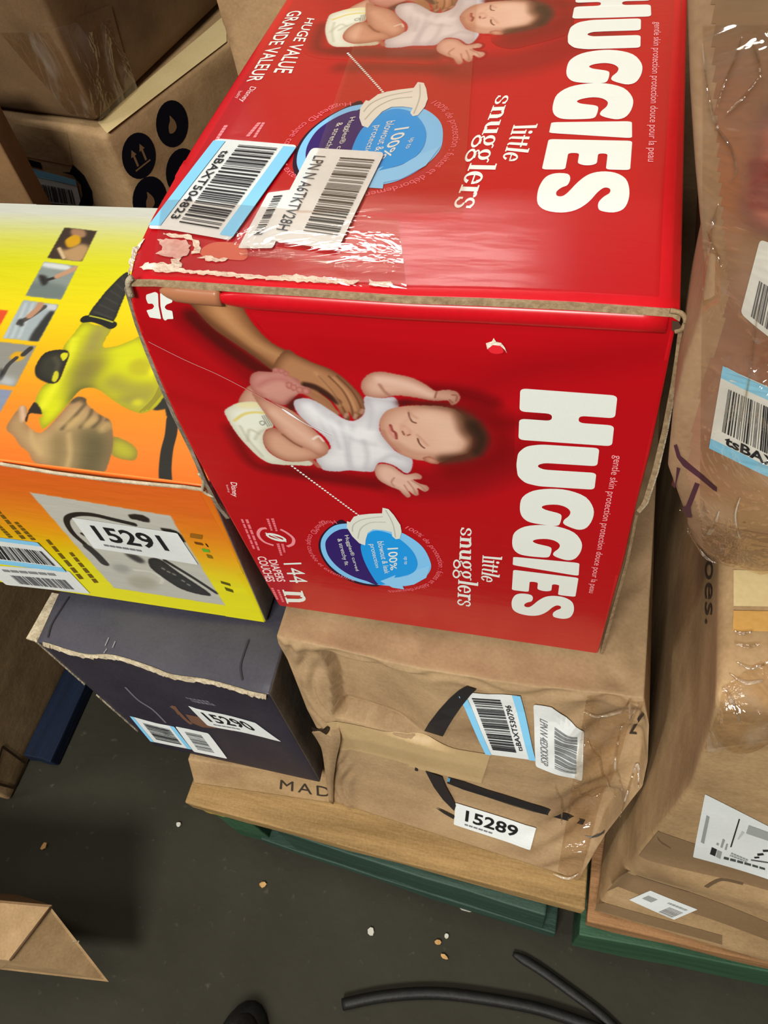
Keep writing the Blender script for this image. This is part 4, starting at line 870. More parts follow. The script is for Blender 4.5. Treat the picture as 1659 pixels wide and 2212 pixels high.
panel([(-60, 676), (52, 685), (0, 775), (-60, 860)], (238, 82, 34))
# the machine
c.fill(z2((1060, 1300), (1130, 1290), (1140, 1400), (1085, 1400)), (34, 32, 30)); c.line(z2((1105, 1380), (1095, 1480), (1070, 1580), (1058, 1700), (1062, 1790)), 8.5, (42, 40, 34), 1)
c.fill(z2((985, 1325), (1000, 1290), (1070, 1190), (1120, 1290), (1060, 1318)), (46, 44, 38), soft=1)
c.fill(z2((725, 1500), (790, 1512), (860, 1555), (882, 1605), (850, 1645), (720, 1612)), (186, 180, 46), edge=(150, 138, 50), er=6)
body = z2((540, 752), (600, 775), (710, 795), (682, 850), (656, 905), (682, 920), (760, 905), (850, 870), (915, 855), (990, 1010), (1045, 1180), (1062, 1215), (1005, 1300), (935, 1340), (880, 1340), (790, 1302), (700, 1240), (640, 1195), (580, 1175), (520, 1187), (482, 1222), (420, 1300), (330, 1400), (272, 1440), (250, 1372), (276, 1362), (258, 1338), (224, 1270), (262, 1180), (312, 1140), (375, 1135), (440, 962), (400, 925), (472, 830))
bm_ = c.fill(body, (222, 226, 16), edge=(176, 172, 26), er=7)
c.fill(z2((600, 780), (705, 798), (655, 905), (680, 960), (560, 970), (500, 985)), (164, 154, 74), clip=bm_, soft=8, a=1.0)
c.fill(z2((500, 990), (620, 960), (690, 1010), (620, 1130), (660, 1200), (560, 1170), (480, 1215), (420, 1260), (440, 1100)), (142, 132, 58), clip=bm_, soft=10, a=1.0)
c.fill(z2((480, 1190), (540, 1165), (600, 1180), (500, 1240), (420, 1290)), (84, 80, 50), clip=bm_, soft=7, a=.95)
c.fill(z2((800, 1250), (640, 1180), (720, 1080), (860, 1140), (1010, 1150), (1020, 1230), (930, 1310)), (168, 160, 58), clip=bm_, soft=8, a=.95)
c.fill(z2((820, 1055), (850, 1005), (920, 990), (960, 1020), (980, 1080), (900, 1105), (840, 1095)), (196, 188, 34), clip=bm_, soft=4, a=.9)
c.fill(z2((735, 1240), (850, 1235), (930, 1260), (900, 1320), (800, 1290)), (150, 140, 70), clip=bm_, soft=5, a=.8); c.fill(z2((845, 1270), (890, 1252), (925, 1275), (900, 1300), (855, 1295)), (216, 212, 40), clip=bm_, soft=3)
for k in range(3): c.line(z2((900+k*26, 1335-k*8), (985+k*20, 1250-k*8), (1030+k*14, 1160+k*4)), 1.6, (150, 142, 40), 1.4, clip=bm_)
c.line(z2((470, 870), (430, 1010), (330, 1200), (270, 1300)), 6, (240, 240, 40), 9, clip=bm_, a=.8)
c.fill(z2((955, 1060), (985, 1045), (1000, 1090), (960, 1105)), (244, 244, 20), clip=bm_, soft=3)
nz = c.fill(z2((815, 440), (850, 520), (812, 565), (770, 660), (722, 756), (650, 740), (568, 715), (640, 610), (705, 535)), (50, 50, 46), edge=(36, 36, 34), er=5)
for k in range(6): c.line(z2((600+k*36, 690-k*44), (720+k*18, 735-k*44)), 1, (72, 72, 68), 2, clip=nz, a=.8)
c.line(z2((545, 738), (600, 735), (660, 752), (716, 778)), 8, (28, 28, 26), 1); c.line(z2((575, 718), (650, 735), (722, 758)), 1.2, (206, 206, 60), 1)
cap = c.fill(z2((235, 1020), (288, 952), (388, 932), (442, 955), (410, 1050), (372, 1135), (310, 1147), (236, 1110), (222, 1065)), (56, 54, 44), edge=(34, 32, 28), er=8)
c.line(z2((350, 985), (370, 1030), (345, 1100)), 4, (84, 80, 62), 5, clip=cap, a=.7)
c.fill(z2((385, 968), (410, 950), (436, 962), (405, 1006)), (226, 222, 30)); c.fill(z2((330, 1128), (352, 1070), (376, 1085), (360, 1135)), (214, 208, 40))
c.fill(z2((162, 1372), (220, 1268), (268, 1345), (192, 1340), (172, 1395)), (44, 38, 30))
hm = c.fill(z2((40, 1440), (72, 1378), (110, 1320), (132, 1292), (165, 1300), (172, 1340), (160, 1400), (240, 1468), (300, 1440), (400, 1330), (480, 1240), (545, 1245), (556, 1280), (592, 1315), (640, 1352), (700, 1385), (722, 1450), (724, 1560), (690, 1680), (660, 1720), (560, 1715), (400, 1700), (230, 1662), (182, 1592), (130, 1550), (90, 1490)), (198, 164, 112), edge=(164, 124, 84), er=10)
c.fill(z2((470, 1440), (560, 1420), (660, 1440), (725, 1480), (720, 1600), (670, 1720), (480, 1715), (500, 1560)), (96, 86, 54), clip=hm, soft=12, a=1.0)
c.fill(z2((330, 1480), (400, 1460), (420, 1600), (390, 1700), (330, 1700), (340, 1600)), (112, 96, 58), clip=hm, soft=9, a=.9)
for l in (((400, 1440), (470, 1370), (540, 1290)), ((520, 1430), (570, 1370), (590, 1320)), ((600, 1430), (640, 1390), (645, 1355)), ((680, 1440), (705, 1410), (690, 1385))): c.line(z2(*l), 3, (96, 80, 52), 5, clip=hm, a=.8)
for x, y in ((465, 1400), (575, 1400), (680, 1430)): c.line(z2((x-14, y+10), (x+14, y-10)), 7, (206, 172, 110), 8, clip=hm, a=.7)
for l in (((440, 1480), (450, 1600), (430, 1690)), ((200, 1440), (210, 1520), (260, 1600))): c.line(z2(*l), 3, (208, 176, 118), 7, clip=hm, a=.7)
c.line(z2((470, 1260), (520, 1245), (550, 1262)), 5, (80, 68, 44), 6, clip=hm, a=.8); c.line(z2((140, 1300), (150, 1380)), 4, (236, 196, 164), 6, clip=hm, a=.8)
c.img *= .90
c.link('product_print', YT, YC, PRINT_MATTE, .0003)
# front panel
c = Canvas(.03, YF.uv3(y100)[0]+.02, 0, YF.uv3(y101)[1], .0007, yfr.uv)
fv = lambda x, y: yfr.uv([(x, y)])[0][1]
ramp(c, 1, [(fv(250, 1035), (222, 98, 28)), (fv(250, 1075), (220, 104, 26)), (fv(330, 1130), (226, 128, 24)), (fv(400, 1180), (234, 158, 16)), (fv(440, 1230), (230, 200, 4)), (fv(470, 1260), (230, 220, 0)), (fv(500, 1320), (234, 226, 0))])
z3 = lambda *p: Z(0, 1000, 2.592, p)
m = c.mask(z3((175, 148), (965, 270), (1262, 795), (640, 695)), False, .7); c.mix(m, np.array((190, 187, 176))/255.)
c.line(z3((596, 556), (540, 500), (480, 440), (420, 385), (385, 330), (388, 292), (440, 272), (530, 274), (640, 298), (760, 325)), 5, (34, 30, 28), 1, clip=m); c.line(z3((590, 550), (545, 500), (500, 460)), 8, (48, 46, 44), 2, clip=m)
c.fill(z3((732, 268), (800, 266), (845, 290), (840, 312), (780, 300), (740, 290)), (36, 32, 28), clip=m); c.fill(z3((905, 345), (1000, 360), (1050, 420), (1010, 415)), (36, 32, 28), clip=m)
c.fill(z3((840, 525), (905, 530), (1000, 600), (1175, 722), (1150, 736), (1020, 700), (900, 620), (845, 570)), (44, 44, 42), edge=(30, 30, 30), er=4, clip=m); c.line(z3((930, 535), (1080, 630), (1215, 722)), 4, (40, 40, 38), 1, clip=m)
for x, y in ((915, 580), (945, 598), (975, 612), (1025, 650), (1055, 672)): c.line(z3((x, y), (x+8, y+5)), 2.4, (120, 120, 116), 1.2, clip=m)
c.fill(z3((640, 560), (700, 558), (735, 590), (700, 608), (650, 592)), (158, 156, 150), clip=m, soft=3); c.fill(z3((720, 640), (780, 620), (860, 640), (880, 690), (800, 700), (740, 680)), (168, 164, 146), clip=m, soft=4)
c.line(z3((760, 590), (850, 600), (910, 640), (905, 665)), 3, (206, 202, 190), 2, clip=m); c.fill(z3((705, 495), (770, 505), (815, 540), (790, 550), (740, 525)), (60, 56, 54), clip=m, soft=2); c.line(z3((470, 385), (500, 400)), 4, (50, 46, 42), 1.5, clip=m)
c.link('accessory_print', YF, YC, PRINT_MATTE, .0003)
yq = lambda *c_: Quad(YF, yfr.uv(c_), uv=True)
OLV = ink((108, 84, 14), .5)
for a, b in (((108, 160), (182, 248)), ((158, 188), (214, 256)), ((40, 122), (80, 162)), ((0, 96), (58, 160)), ((0, 128), (30, 158))):
    a, b = (a[0], 1000+a[1]), (b[0], 1000+b[1]); yq(a, b, (b[0]-9, b[1]+1), (a[0]-7, a[1]+1)).greek('feature_text', YC, [(0, 0, 1, 1, 'a')], OLV, .0008)
for c_, col in ((((415, 1142), (442, 1146), (440, 1156), (414, 1152)), (150, 96, 20)), (((422, 1161), (440, 1164), (444, 1170), (426, 1167)), (110, 64, 10)), (((446, 1164), (450, 1166), (455, 1174), (451, 1172)), (40, 20, 4)), (((438, 1176), (455, 1179), (457, 1186), (442, 1184)), (96, 168, 44)), (((448, 1189), (460, 1192), (464, 1200), (452, 1198)), (130, 104, 16))):
    P = Poly(YF, .0008); P.add(rounded(yfr.uv(c_), .001)); P.done('care_symbol', ink(col, .5), YC)
for c_ in (((478, 1250), (498, 1256), (500, 1262), (480, 1256)), ((486, 1264), (504, 1270), (506, 1277), (490, 1272))): yq(*c_).greek('small_print', YC, [(0, 0, 1, 1, 'a')], ink((90, 86, 10), .5), .0008)
def number_label(face, uv, num, parent, off=.0012):
    q = Quad(face, uv, uv=True); s = q.sheet('lot_label', WHITE, parent, off, .03)
    text(q, num, 'lot_number', ink((26, 26, 28), .5), s, .14, .16, .80, .66, bold=.02, off=off+.0006)
    q.greek('small_print', s, [(.14, .78, .5, .84, 'a')], ink((120, 120, 124), .5), off+.0006); return s
number_label(YF, yfr.uv([(158, 1111), (387, 1142), (431, 1214), (206, 1178)]), '15291', YC)
tsl(YF, YC, yfr.uv([(-70, 1150), (84, 1166), (146, 1232), (-30, 1212)]), [(0, 0, 1, .13), (0, .84, 1, 1)], None, (.1, .3, .94, .8), None, 21, 0, 'a', uv=True)
q = Quad(YF, yfr.uv([(-40, 1218), (150, 1230), (196, 1281), (14, 1262)]), uv=True); sh = q.sheet('return_label', WHITE, YC, .0012, .04); q.bars('barcode', sh, .22, .42, .86, .85, 30, 'a', 8, off=.0018, mat=ink((110, 110, 114), .5)); q.greek('label_text', sh, [(.2, .15, .8, .26, 'a')], ink((130, 130, 130), .5), .0018)
# worn edges of the yellow carton
e = [(0, 996), (120, 1016), (230, 1030), (330, 1040), (400, 1046), (440, 1052)]
ribbon('worn_edge', [at(*p, z=.5312)+Vector((0, -.0008, 0)) for p in e], [at(p[0], p[1]+5, z=.5306)+Vector((0, -.001, 0)) for p in e], (0, 0, 1), .0012, CREAM_EDGE, YC)
tube('crushed_corner', smoothpath([at(x, y, y=y101.y-.003) for x, y in ((430, 1022), (440, 1040), (438, 1058), (450, 1068), (466, 1072))], 4), .0011, CREAM_EDGE, YC, 7)

# ================================================================== CHARCOAL CARTON 15290
DC = thing('charcoal_carton', 'charcoal printed carton with sticker 15290 and torn front edge under the yellow carton', 'box', (-.12, .1, .19))
d001, d101 = at(78, 1386, z=.320), at(582, 1500, z=.3345); d100 = at(692, 1691, z=.187); d000 = at(334, 1612, z=.176)
dC = {'001': d001, '101': d101, '100': d100, '000': d000, '011': (-.245, .24, .322), '111': (-.012, .24, .335), '010': (-.22, .24, .187), '110': (-.002, .24, .19)}
te = [(110, 1395), (150, 1408), (190, 1417), (232, 1417), (270, 1425), (330, 1445), (370, 1460), (440, 1470), (490, 1482), (540, 1497)]
zte = lambda x: .320+(.3345-.320)*(x-78)/(582-78)
SIDE_SHADE = board_mat('shaded_side_board', (74, 66, 58), (102, 92, 80), rough=.7, scale=20)  # shadow on the carton's sides put into the board colour
dE = {('001', '101'): [(tpar(at(*p, z=zte(p[0])), d001, d101), at(*p, z=zte(p[0]))) for p in te]}
_, df = carton('carton', DC, dC, {'all': NAVY_CARD, 'front': NAVY_FRONT, 'right': SIDE_SHADE, 'left': SIDE_SHADE, 'bottom': KRAFT_SHADE}, dE, dent=.0014, seed=8, n=30)
DT, DF = df['top'], df['front']; DF.k = .4; dfr = OnFace(DF)
tp = [at(p[0], p[1]-1, z=zte(p[0])+.0008) for p in [(92, 1390)]+te+[(575, 1504)]]
r_ = random.Random(3); wv = [r_.choice((.0006, .0014, .0022, .0030, .0042)) for _ in range(200)]
sp_ = smoothpath(tp, 9)
ribbon('torn_edge', [p+Vector((0, 0, .0004)) for p in sp_], [p+Vector((0, -.002, -wv[i])) for i, p in enumerate(sp_)], (0, -1, .3), .0012, CREAM_EDGE, DC)
ribbon('side_flap', [at(x, y, z=.32) for x, y in ((100, 1392), (112, 1375), (118, 1340), (140, 1285))], [at(x, y, z=.314) for x, y in ((56, 1379), (66, 1362), (84, 1330), (112, 1280))], (0, 0, 1), .0022, CREAM_EDGE, DC)
def on_edge(a, b, px):
    """the point of the straight edge a-b that the photograph shows nearest to pixel px"""
    best = None
    for k in range(201):
        p = a+(b-a)*(k/200); q_ = CAM_ROT.transposed() @ (p-CAM_LOC); x, y = W_PX/2+F_PX*q_.x/-q_.z, H_PX/2-F_PX*q_.y/-q_.z; d_ = (x-px[0])**2+(y-px[1])**2
        if best is None or d_ < best[0]: best = (d_, p)
    return best[1]
for pts in ([(72, 1394), (130, 1438), (182, 1478)], [(214, 1506), (250, 1545), (292, 1584)]):
    eg = [on_edge(d001, d000, p) for p in pts]
    ribbon('torn_side_edge', [p+Vector((.0005, -.001, 0)) for p in eg], [p+Vector((-.0035, .001, 0)) for p in eg], (0, -1, 0), .002, CREAM_EDGE, DC)
for l in ([(150, 1290), (130, 1320), (112, 1350), (104, 1378)], [(538, 1382), (528, 1410), (520, 1440), (524, 1470)]):
    P = Poly(DT, .0009); P.strip(catmull_open(DT.pxs(l)), .0016); P.done('crease', ink((38, 36, 44), .5), DC)
for l in ([(232, 1402), (225, 1412)], [(236, 1378), (228, 1396)], [(250, 1386), (244, 1400)]):
    P = Poly(DT, .0009); P.strip(DT.pxs(l), .0012); P.done('scuff', ink((126, 124, 130), .6), DC)
P = Poly(DF, .0009); P.strip(catmull_open(dfr.uv([(273, 1480), (300, 1508), (332, 1530), (360, 1558)])), .0022); P.done('scuff', ink((104, 98, 104), .6), DC)
P = Poly(DF, .0009)
for l in ([(372, 1520), (386, 1530), (402, 1548), (416, 1560)], [(378, 1518), (392, 1540)]): P.strip(catmull_open(dfr.uv(l)), .005)
P.add(dfr.uv([(404, 1536), (440, 1540), (468, 1552), (470, 1566), (440, 1566), (416, 1556)])); P.strip(catmull_open(dfr.uv([(456, 1560), (480, 1562), (506, 1570)])), .004); P.done('printed_figure', ink((112, 78, 62), .5), DC)
Quad(DF, dfr.uv([(405, 1490), (460, 1500), (476, 1514), (420, 1502)]), uv=True).greek('faded_lettering', DC, [(0, .1, .9, .4, 'a'), (.1, .5, 1, .9, 'a')], ink((104, 102, 112), .5), .0009)
number_label(DF, dfr.uv([(412, 1513), (558, 1548), (613, 1590), (452, 1560)]), '15290', DC)
tsl(DF, DC, dfr.uv([(281, 1545), (378, 1566), (416, 1616), (326, 1600)]), [(0, 0, .09, 1), (.9, 0, 1, 1)], None, (.22, .16, .84, .84), None, 31, 0, 'b', uv=True)
q = Quad(DF, dfr.uv([(380, 1566), (452, 1580), (492, 1638), (420, 1622)]), uv=True); sh = q.sheet('return_label', WHITE, DC, .0012, .05); q.bars('barcode', sh, .2, .15, .7, .85, 22, 'b', 12, off=.0018, mat=ink((110, 112, 112), .5))

# ================================================================== FLAT KRAFT CARTON UNDER THE CHARCOAL ONE
MC = thing('flat_carton', 'flat kraft carton with black letters under the charcoal carton', 'box', (-.05, .05, .1425))
_, mf = carton('carton', MC, {'000': at(419, 1692, z=.1415), '100': at(724, 1737, z=.1415)-Vector((.005, 0, 0)), '001': at(405, 1640, z=.172), '101': at(716, 1684, z=.172)-Vector((.004, 0, 0)), '010': (-.118, .24, .1415), '110': (.004, .24, .1415), '011': (-.118, .24, .172), '111': (.004, .24, .172)}, {'all': KRAFT}, dent=.0005, seed=11)
mf['front'].k = .4
text(Quad(mf['front'], OnFace(mf['front']).uv([(606, 1684), (712, 1700), (714, 1722), (604, 1704)]), uv=True), 'MAD', 'stencil_text', ink((52, 44, 36), .6), MC, spacing=1.3)

# ================================================================== CRUSHED BROWN CARTON 15289
BC = thing('brown_carton', 'crushed brown carton with a black curved arrow and sticker 15289 below the red carton', 'box', (.14, .15, .1425))
b001, b101 = at(597, 1374, z=.379), at(1391, 1508, z=.379); b000, b100 = at(722, 1732, z=.142), at(1251, 1902, z=.142)
bC = {'001': b001, '101': b101, '000': b000, '100': b100, '011': (.003, .34, .379), '111': (.276, .34, .379), '010': (.022, .34, .142), '110': (.272, .34, .142)}
lerp = lambda a, b, t: a+(b-a)*t
bE = {('000', '001'): [(.42, at(700, 1600, z=.24)), (.5, at(686, 1578, z=.262)), (.62, at(662, 1532, z=.29)), (.85, at(620, 1425, z=.344)), (.95, at(600, 1390, z=.368))],
      ('100', '101'): [(.25, at(1310, 1800, z=.20)), (.55, at(1388, 1700, z=.280)), (.68, at(1399, 1648, z=.312)), (.86, at(1402, 1570, z=.350))],
      ('001', '101'): [(.18, at(723, 1401, z=.379)), (.36, at(850, 1432, z=.379)), (.5, at(940, 1450, z=.379)), (.74, at(1130, 1480, z=.379)), (.9, at(1300, 1497, z=.379))]}
def sstep(a, b, x): t = np.clip((x-a)/(b-a), 0, 1); return t*t*(3-2*t)
def brown_front(u, v):
    vl = np.maximum(.625-.14*u, .56); ul = .105+.02*np.sin(v*9)
    rec = -.015*sstep(ul, ul+.014, u)*(1-sstep(.26, .5, u))*sstep(vl, vl+.012, v)*(1-sstep(.945, .965, v))
    lip = -.007*sstep(.10, .12, u)*(1-sstep(.22, .36, u))*np.exp(-((v-vl-.02)/.014)**2)
    cr = -.016*sstep(.80, .95, u)*(1-sstep(.985, 1.0, u))*sstep(.1, .3, v)*(1-sstep(.86, .97, v))*(1+.4*np.sin(v*17+u*9))
    win = np.clip(np.minimum.reduce([u, 1-u, v, 1-v])/.02, 0, 1)
    wr = .0042*np.abs(np.sin(u*62+3*np.sin(v*11)))*np.exp(-((u-.055)/.04)**2)+.0018*np.sin(v*40+5*np.sin(u*11))*sstep(.7, .9, u)+.0012*np.sin(v*70+3*np.sin(u*20))*sstep(.9, .97, v)
    return (rec+lip+cr+wr)*win
def brown_top(u, v):
    win = np.clip(np.minimum.reduce([u, 1-u, v, 1-v])/.03, 0, 1)
    return win*(-.0012+.0008*np.sin(v*34+4*np.sin(u*9))+.001*np.sin(u*50+6*np.sin(v*12))*sstep(.85, .95, u))
_, bf = carton('carton', BC, bC, {'all': KRAFT_WORN}, bE, disp={'front': brown_front, 'top': brown_top}, n=110, dent=.0010, seed=13, bevel=.003)
BF, BT = bf['front'], bf['top']; BF.k = .8
def px_tape(face, pts, name, parent, mat, off=.0008, sub=16): return tape(face, face.pxs(pts), name, parent, off, mat, sub)
px_tape(BF, [(706, 1560), (890, 1583), (884, 1650), (716, 1612)], 'paper_tape', BC, PAPER_TAPE, .0009)
px_tape(BF, [(878, 1583), (1060, 1628), (1040, 1690), (884, 1654)], 'paper_tape', BC, PAPER_TAPE, .0011)
# printed curved arrow
SM = ink((38, 34, 34), .6)
def ink_px(face, pts, name, mat, parent, off=.0014, smooth=True):
    if name == 'curved_arrow_print': off += .0012
    uv = face.pxs(pts); P = Poly(face, off); P.add(catmull(uv, 4) if smooth else uv); return P.done(name, mat, parent)
zb = lambda *p: Z(900, 1440, 3.95, p)
ink_px(BF, zb((430, 152), (515, 178), (470, 220), (390, 320), (320, 420), (265, 510), (228, 580), (70, 532), (110, 465), (190, 360), (280, 260), (360, 190)), 'curved_arrow_print', SM, BC, .0012, False)
ink_px(BF, zb((78, 872), (222, 925), (255, 1010), (300, 1090), (340, 1170), (325, 1215), (230, 1120), (150, 1010)), 'curved_arrow_print', SM, BC, .0012, False)
ink_px(BF, zb((165, 1188), (230, 1212), (330, 1262), (320, 1285), (240, 1240)), 'curved_arrow_print', SM, BC, .0012, False)
ink_px(BF, zb((-10, 850), (14, 862), (12, 886), (-14, 878)), 'printed_mark', SM, BC, .0012, False)
ink_px(BF, zb((278, 938), (262, 985), (400, 1040), (560, 1090), (800, 1170), (1000, 1230), (1100, 1252), (1200, 1282), (1420, 1340), (1440, 1300), (1300, 1250), (1130, 1205), (1000, 1165), (800, 1100), (600, 1040), (400, 970)), 'black_tape_print', ink((34, 32, 34), .4), BC, .0014, False)
ink_px(BF, zb((1430, 1430), (1500, 1440), (1570, 1410), (1610, 1380), (1600, 1410), (1550, 1440), (1480, 1455)), 'black_tape_print', ink((60, 58, 56), .4), BC, .0014, False)
ink_px(BF, zb((270, 935), (292, 942), (284, 972), (262, 968)), 'blue_tape_end', ink((84, 150, 186), .5), BC, .0018, False)
ink_px(BF, Z(1159, 1180, 3.318, [(765, 1185), (730, 1215), (665, 1335), (720, 1340), (718, 1325), (690, 1322), (745, 1235), (772, 1200)]), 'printed_mark', ink((52, 42, 34), .6), BC, .0014, False)
tsl(BF, BC, BF.pxs([(988, 1492), (1125, 1500), (1158, 1640), (1050, 1626)]), [(0, 0, .12, 1), (.87, 0, 1, 1)], 'tsBAXT530796', (.2, .08, .66, .9), (.7, .16, .8, .86), 41, -1, 'b', uv=True)
q = Quad(BF, BF.pxs([(1153, 1518), (1262, 1570), (1258, 1684), (1158, 1652)]), uv=True); sh = q.sheet('return_label', WHITE, BC, .0020, .05, outline=rounded([(0, 0), (.38, -.14), (.8, -.02), (1, .06), (1, .28), (1.02, .55), (1.0, 1), (.5, 1.0), (0, 1)], .05))
q.bars('barcode', sh, .42, .18, .88, .88, 24, 'b', 14, off=.0027, mat=ink((128, 130, 132), .5)); text(q, 'LPN N 4EDCKXK5P', 'label_text', ink((120, 122, 124), .5), sh, .12, .16, .28, .9, turn=1, off=.0027)
number_label(BF, BF.pxs([(985, 1731), (1159, 1785), (1146, 1833), (981, 1778)]), '15289', BC, .0018)
# crumpled flap at the left, and film over the right corner
fl = [(676, 1577), (694, 1590), (700, 1620), (710, 1680), (713, 1728)]; fr_ = [(733, 1564), (740, 1590), (732, 1628), (724, 1680), (721, 1734)]
oo = (.002, .007, .008, .006, .002)
ribbon('crumpled_flap', smoothpath([BF.pt(*BF.px(*p), o_+.001) for p, o_ in zip(fl, oo)], 4), smoothpath([BF.pt(*BF.px(*p), o_) for p, o_ in zip(fr_, oo)], 4), (0, -1, .3), .0025, KRAFT_WORN, BC, True)
P = Poly(BF, .0022); P.add(catmull(BF.pxs([(674, 1567), (690, 1572), (706, 1566), (714, 1573), (700, 1583), (684, 1580)]), 4)); P.done('torn_hole_shade', ink((44, 32, 22), .9, .1), BC)  # flat dark patch: shade inside the torn cavity, painted on
def film_over(face, uvc, name, parent, amp, seed, off=.004, sub=30, mat=FILM):
    q = Quad(face, uvc, True); V, F = [], []
    for j in range(sub+1):
        for i in range(sub+1):
            a, b = i/sub, j/sub; P = face.pt(*q.uv(a, b), 0); w = min(1, 8*min(a, 1-a, b, 1-b))
            nz_ = float(vnoise(6, seed, np.array([[P.x, P.y, P.z]]), 120)[0]); V.append(P+face.n*(off*(.3+.7*w)+amp*abs(nz_)*w))
    for j in range(sub):
        for i in range(sub): k = j*(sub+1)+i; F.append((k, k+1, k+sub+2, k+sub+1))
    o = link(name, V, F, mat, parent, True)
    if (V[1]-V[0]).cross(V[sub+1]-V[0]).dot(face.n) < 0: o.data.flip_normals()
    return o
film_over(BF, BF.pxs([(1268, 1500), (1392, 1514), (1252, 1895), (1205, 1880)]), 'stretch_film', BC, .0035, 4, .003)

# ================================================================== RIGHT STACK: kraft carton and the film-wrapped parcel on it
KC = thing('taped_carton', 'kraft carton with a wide white shipping label at the right under the wrapped parcel', 'box', (.48, .1, .14))
k001 = at(1577, 1412, z=.54); k000 = at(1284, 1970, z=.1425)
kb = [(1346, 1881), (1421, 1790), (1490, 1700), (1530, 1590), (1552, 1500)]
kE = {('000', '001'): [(.12, at(1346, 1881, x=.284)), (.3, at(1421, 1790, x=.285)), (.58, at(1490, 1700, x=.286)), (.8, at(1552, 1500, x=.286))]}
kE = {('000', '001'): [(tpar(p, k000, k001), p) for p in (at(*b, y=yy) for b, yy in zip(kb, (-.106, -.097, -.092, -.087, -.083)))]}
kC = {'000': k000, '001': k001, '100': at(1800, 2122, z=.1425), '101': (.72, k001.y+.005, .54), '010': (.30, .36, .1425), '110': (.72, .36, .1425), '011': (.30, .36, .54), '111': (.72, .36, .54)}
_, kf = carton('carton', KC, kC, {'all': KRAFT}, kE, dent=.0016, seed=17, n=40, bevel=.004,
               disp={'front': lambda u, v: .006*np.exp(-((v-.27)/.05)**2)*np.clip(np.minimum.reduce([u, 1-u, v, 1-v])/.03, 0, 1)})
KF, KT, KL = kf['front'], kf['top'], kf['left']; KF.k = .3; KL.k = .3; KT.k = .5
for pts in ([(1335, 1895), (1500, 1960), (1700, 2010), (1700, 2046), (1480, 1992), (1310, 1925)], ):
    px_tape(KF, [pts[0], pts[2], pts[3], pts[5]], 'tan_tape', KC, TAN_TAPE, .0012)
px_tape(KF, [(1422, 1795), (1700, 1895), (1700, 1935), (1380, 1848)], 'tan_tape', KC, TAN_TAPE, .0010)
px_tape(KF, [(1290, 1952), (1560, 2020), (1560, 2040), (1284, 1966)], 'tan_tape', KC, TAN_TAPE, .0012)
px_tape(KT, [(1584, 1320), (1700, 1322), (1700, 1366), (1582, 1364)], 'tan_tape', KC, board_mat('yellow_tape', (190, 142, 74), (206, 160, 92), rough=.3, coat=.3), .0012)
px_tape(KT, [(1584, 1232), (1700, 1235), (1700, 1312), (1584, 1310)], 'cream_tape', KC, CREAM_TAPE, .0010)
q = Quad(KF, KF.pxs([(1523, 1714), (1790, 1850), (1760, 1935), (1497, 1850)]), uv=True); sh = q.sheet('shipping_label', WHITE, KC, .0016, .01)
g = ink((150, 152, 148), .5); dk = ink((40, 40, 40), .5)
zl = lambda *p: Z(1480, 1680, 9.268, p)
for pts, m_ in ((((430, 730), (490, 770), (380, 1305), (315, 1270)), g), (((1075, 800), (1100, 815), (930, 1370), (900, 1370)), dk), (((535, 1370), (640, 1420), (600, 1555), (495, 1510)), dk), (((650, 1430), (740, 1470), (705, 1610), (615, 1560)), g), (((1275, 930), (1800, 1120), (1800, 1290), (1220, 1095)), ink((160, 162, 158), .5)), (((755, 1200), (800, 1230), (745, 1390), (705, 1370)), g), (((825, 1300), (860, 1310), (830, 1430), (790, 1420)), g), (((640, 1280), (680, 1300), (665, 1340), (620, 1320)), g), (((1140, 1050), (1190, 1080), (1070, 1220), (1050, 1210)), ink((190, 192, 190), .5)), (((1320, 1615), (1800, 1690), (1800, 1715), (1315, 1640)), ink((90, 90, 90), .5)), (((1440, 1500), (1560, 1490), (1580, 1530), (1450, 1545)), dk), (((1380, 1565), (1480, 1560), (1490, 1590), (1390, 1598)), dk), (((1550, 1425), (1750, 1420), (1750, 1460), (1560, 1465)), dk)):
    P = Poly(KF, .0024); P.add(KF.pxs(zl(*pts))); P.done('label_print', m_, sh)
q2 = Quad(KF, KF.pxs(zl((780, 1560), (1600, 1790), (1600, 1840), (765, 1620))), uv=True); q2.greek('label_text', sh, [(0, 0, 1, .8, 'a')], ink((70, 76, 74), .5), .0024)
q2 = Quad(KF, KF.pxs(zl((930, 1480), (1260, 1620), (1240, 1680), (890, 1550))), uv=True); q2.greek('label_text', sh, [(0, 0, 1, .4, 'a'), (0, .6, 1, 1, 'a')], g, .0024)
q = Quad(KF, KF.pxs([(1405, 1922), (1507, 1963), (1456, 1985), (1359, 1942)]), uv=True); sh = q.sheet('small_label', WHITE, KC, .0022, .02); q.bars('barcode', sh, .62, .45, .92, .95, 14, 'b', 19, off=.0028, mat=ink((130, 126, 124), .5)); q.greek('label_text', sh, [(.1, .3, .3, .6, 'a'), (.5, .2, .9, .3, 'a')], g, .0028)
Quad(KL, KL.pxs([(1540, 1225), (1540, 1345), (1524, 1345), (1524, 1225)]), uv=True)
text(Quad(KL, KL.pxs([(1541, 1212), (1539, 1350), (1524, 1348), (1524, 1212)]), uv=True), 'oes.', 'printed_text', ink((60, 50, 40), .6), KC)
P = Poly(KF, .0014); P.add(KF.pxs(Z(1159, 1700, 3.318, [(865, 350), (890, 385), (960, 430), (965, 440), (900, 405), (870, 375)]))); P.done('dirt_smudge', ink((96, 74, 52), .8), KC)
P = Poly(KF, .0016); P.strip(catmull_open(KF.pxs(Z(1159, 1700, 3.318, [(1215, 715), (1270, 680), (1340, 660), (1480, 690)]))), .003); P.done('dirt_smudge', ink((96, 74, 52), .8), KC)
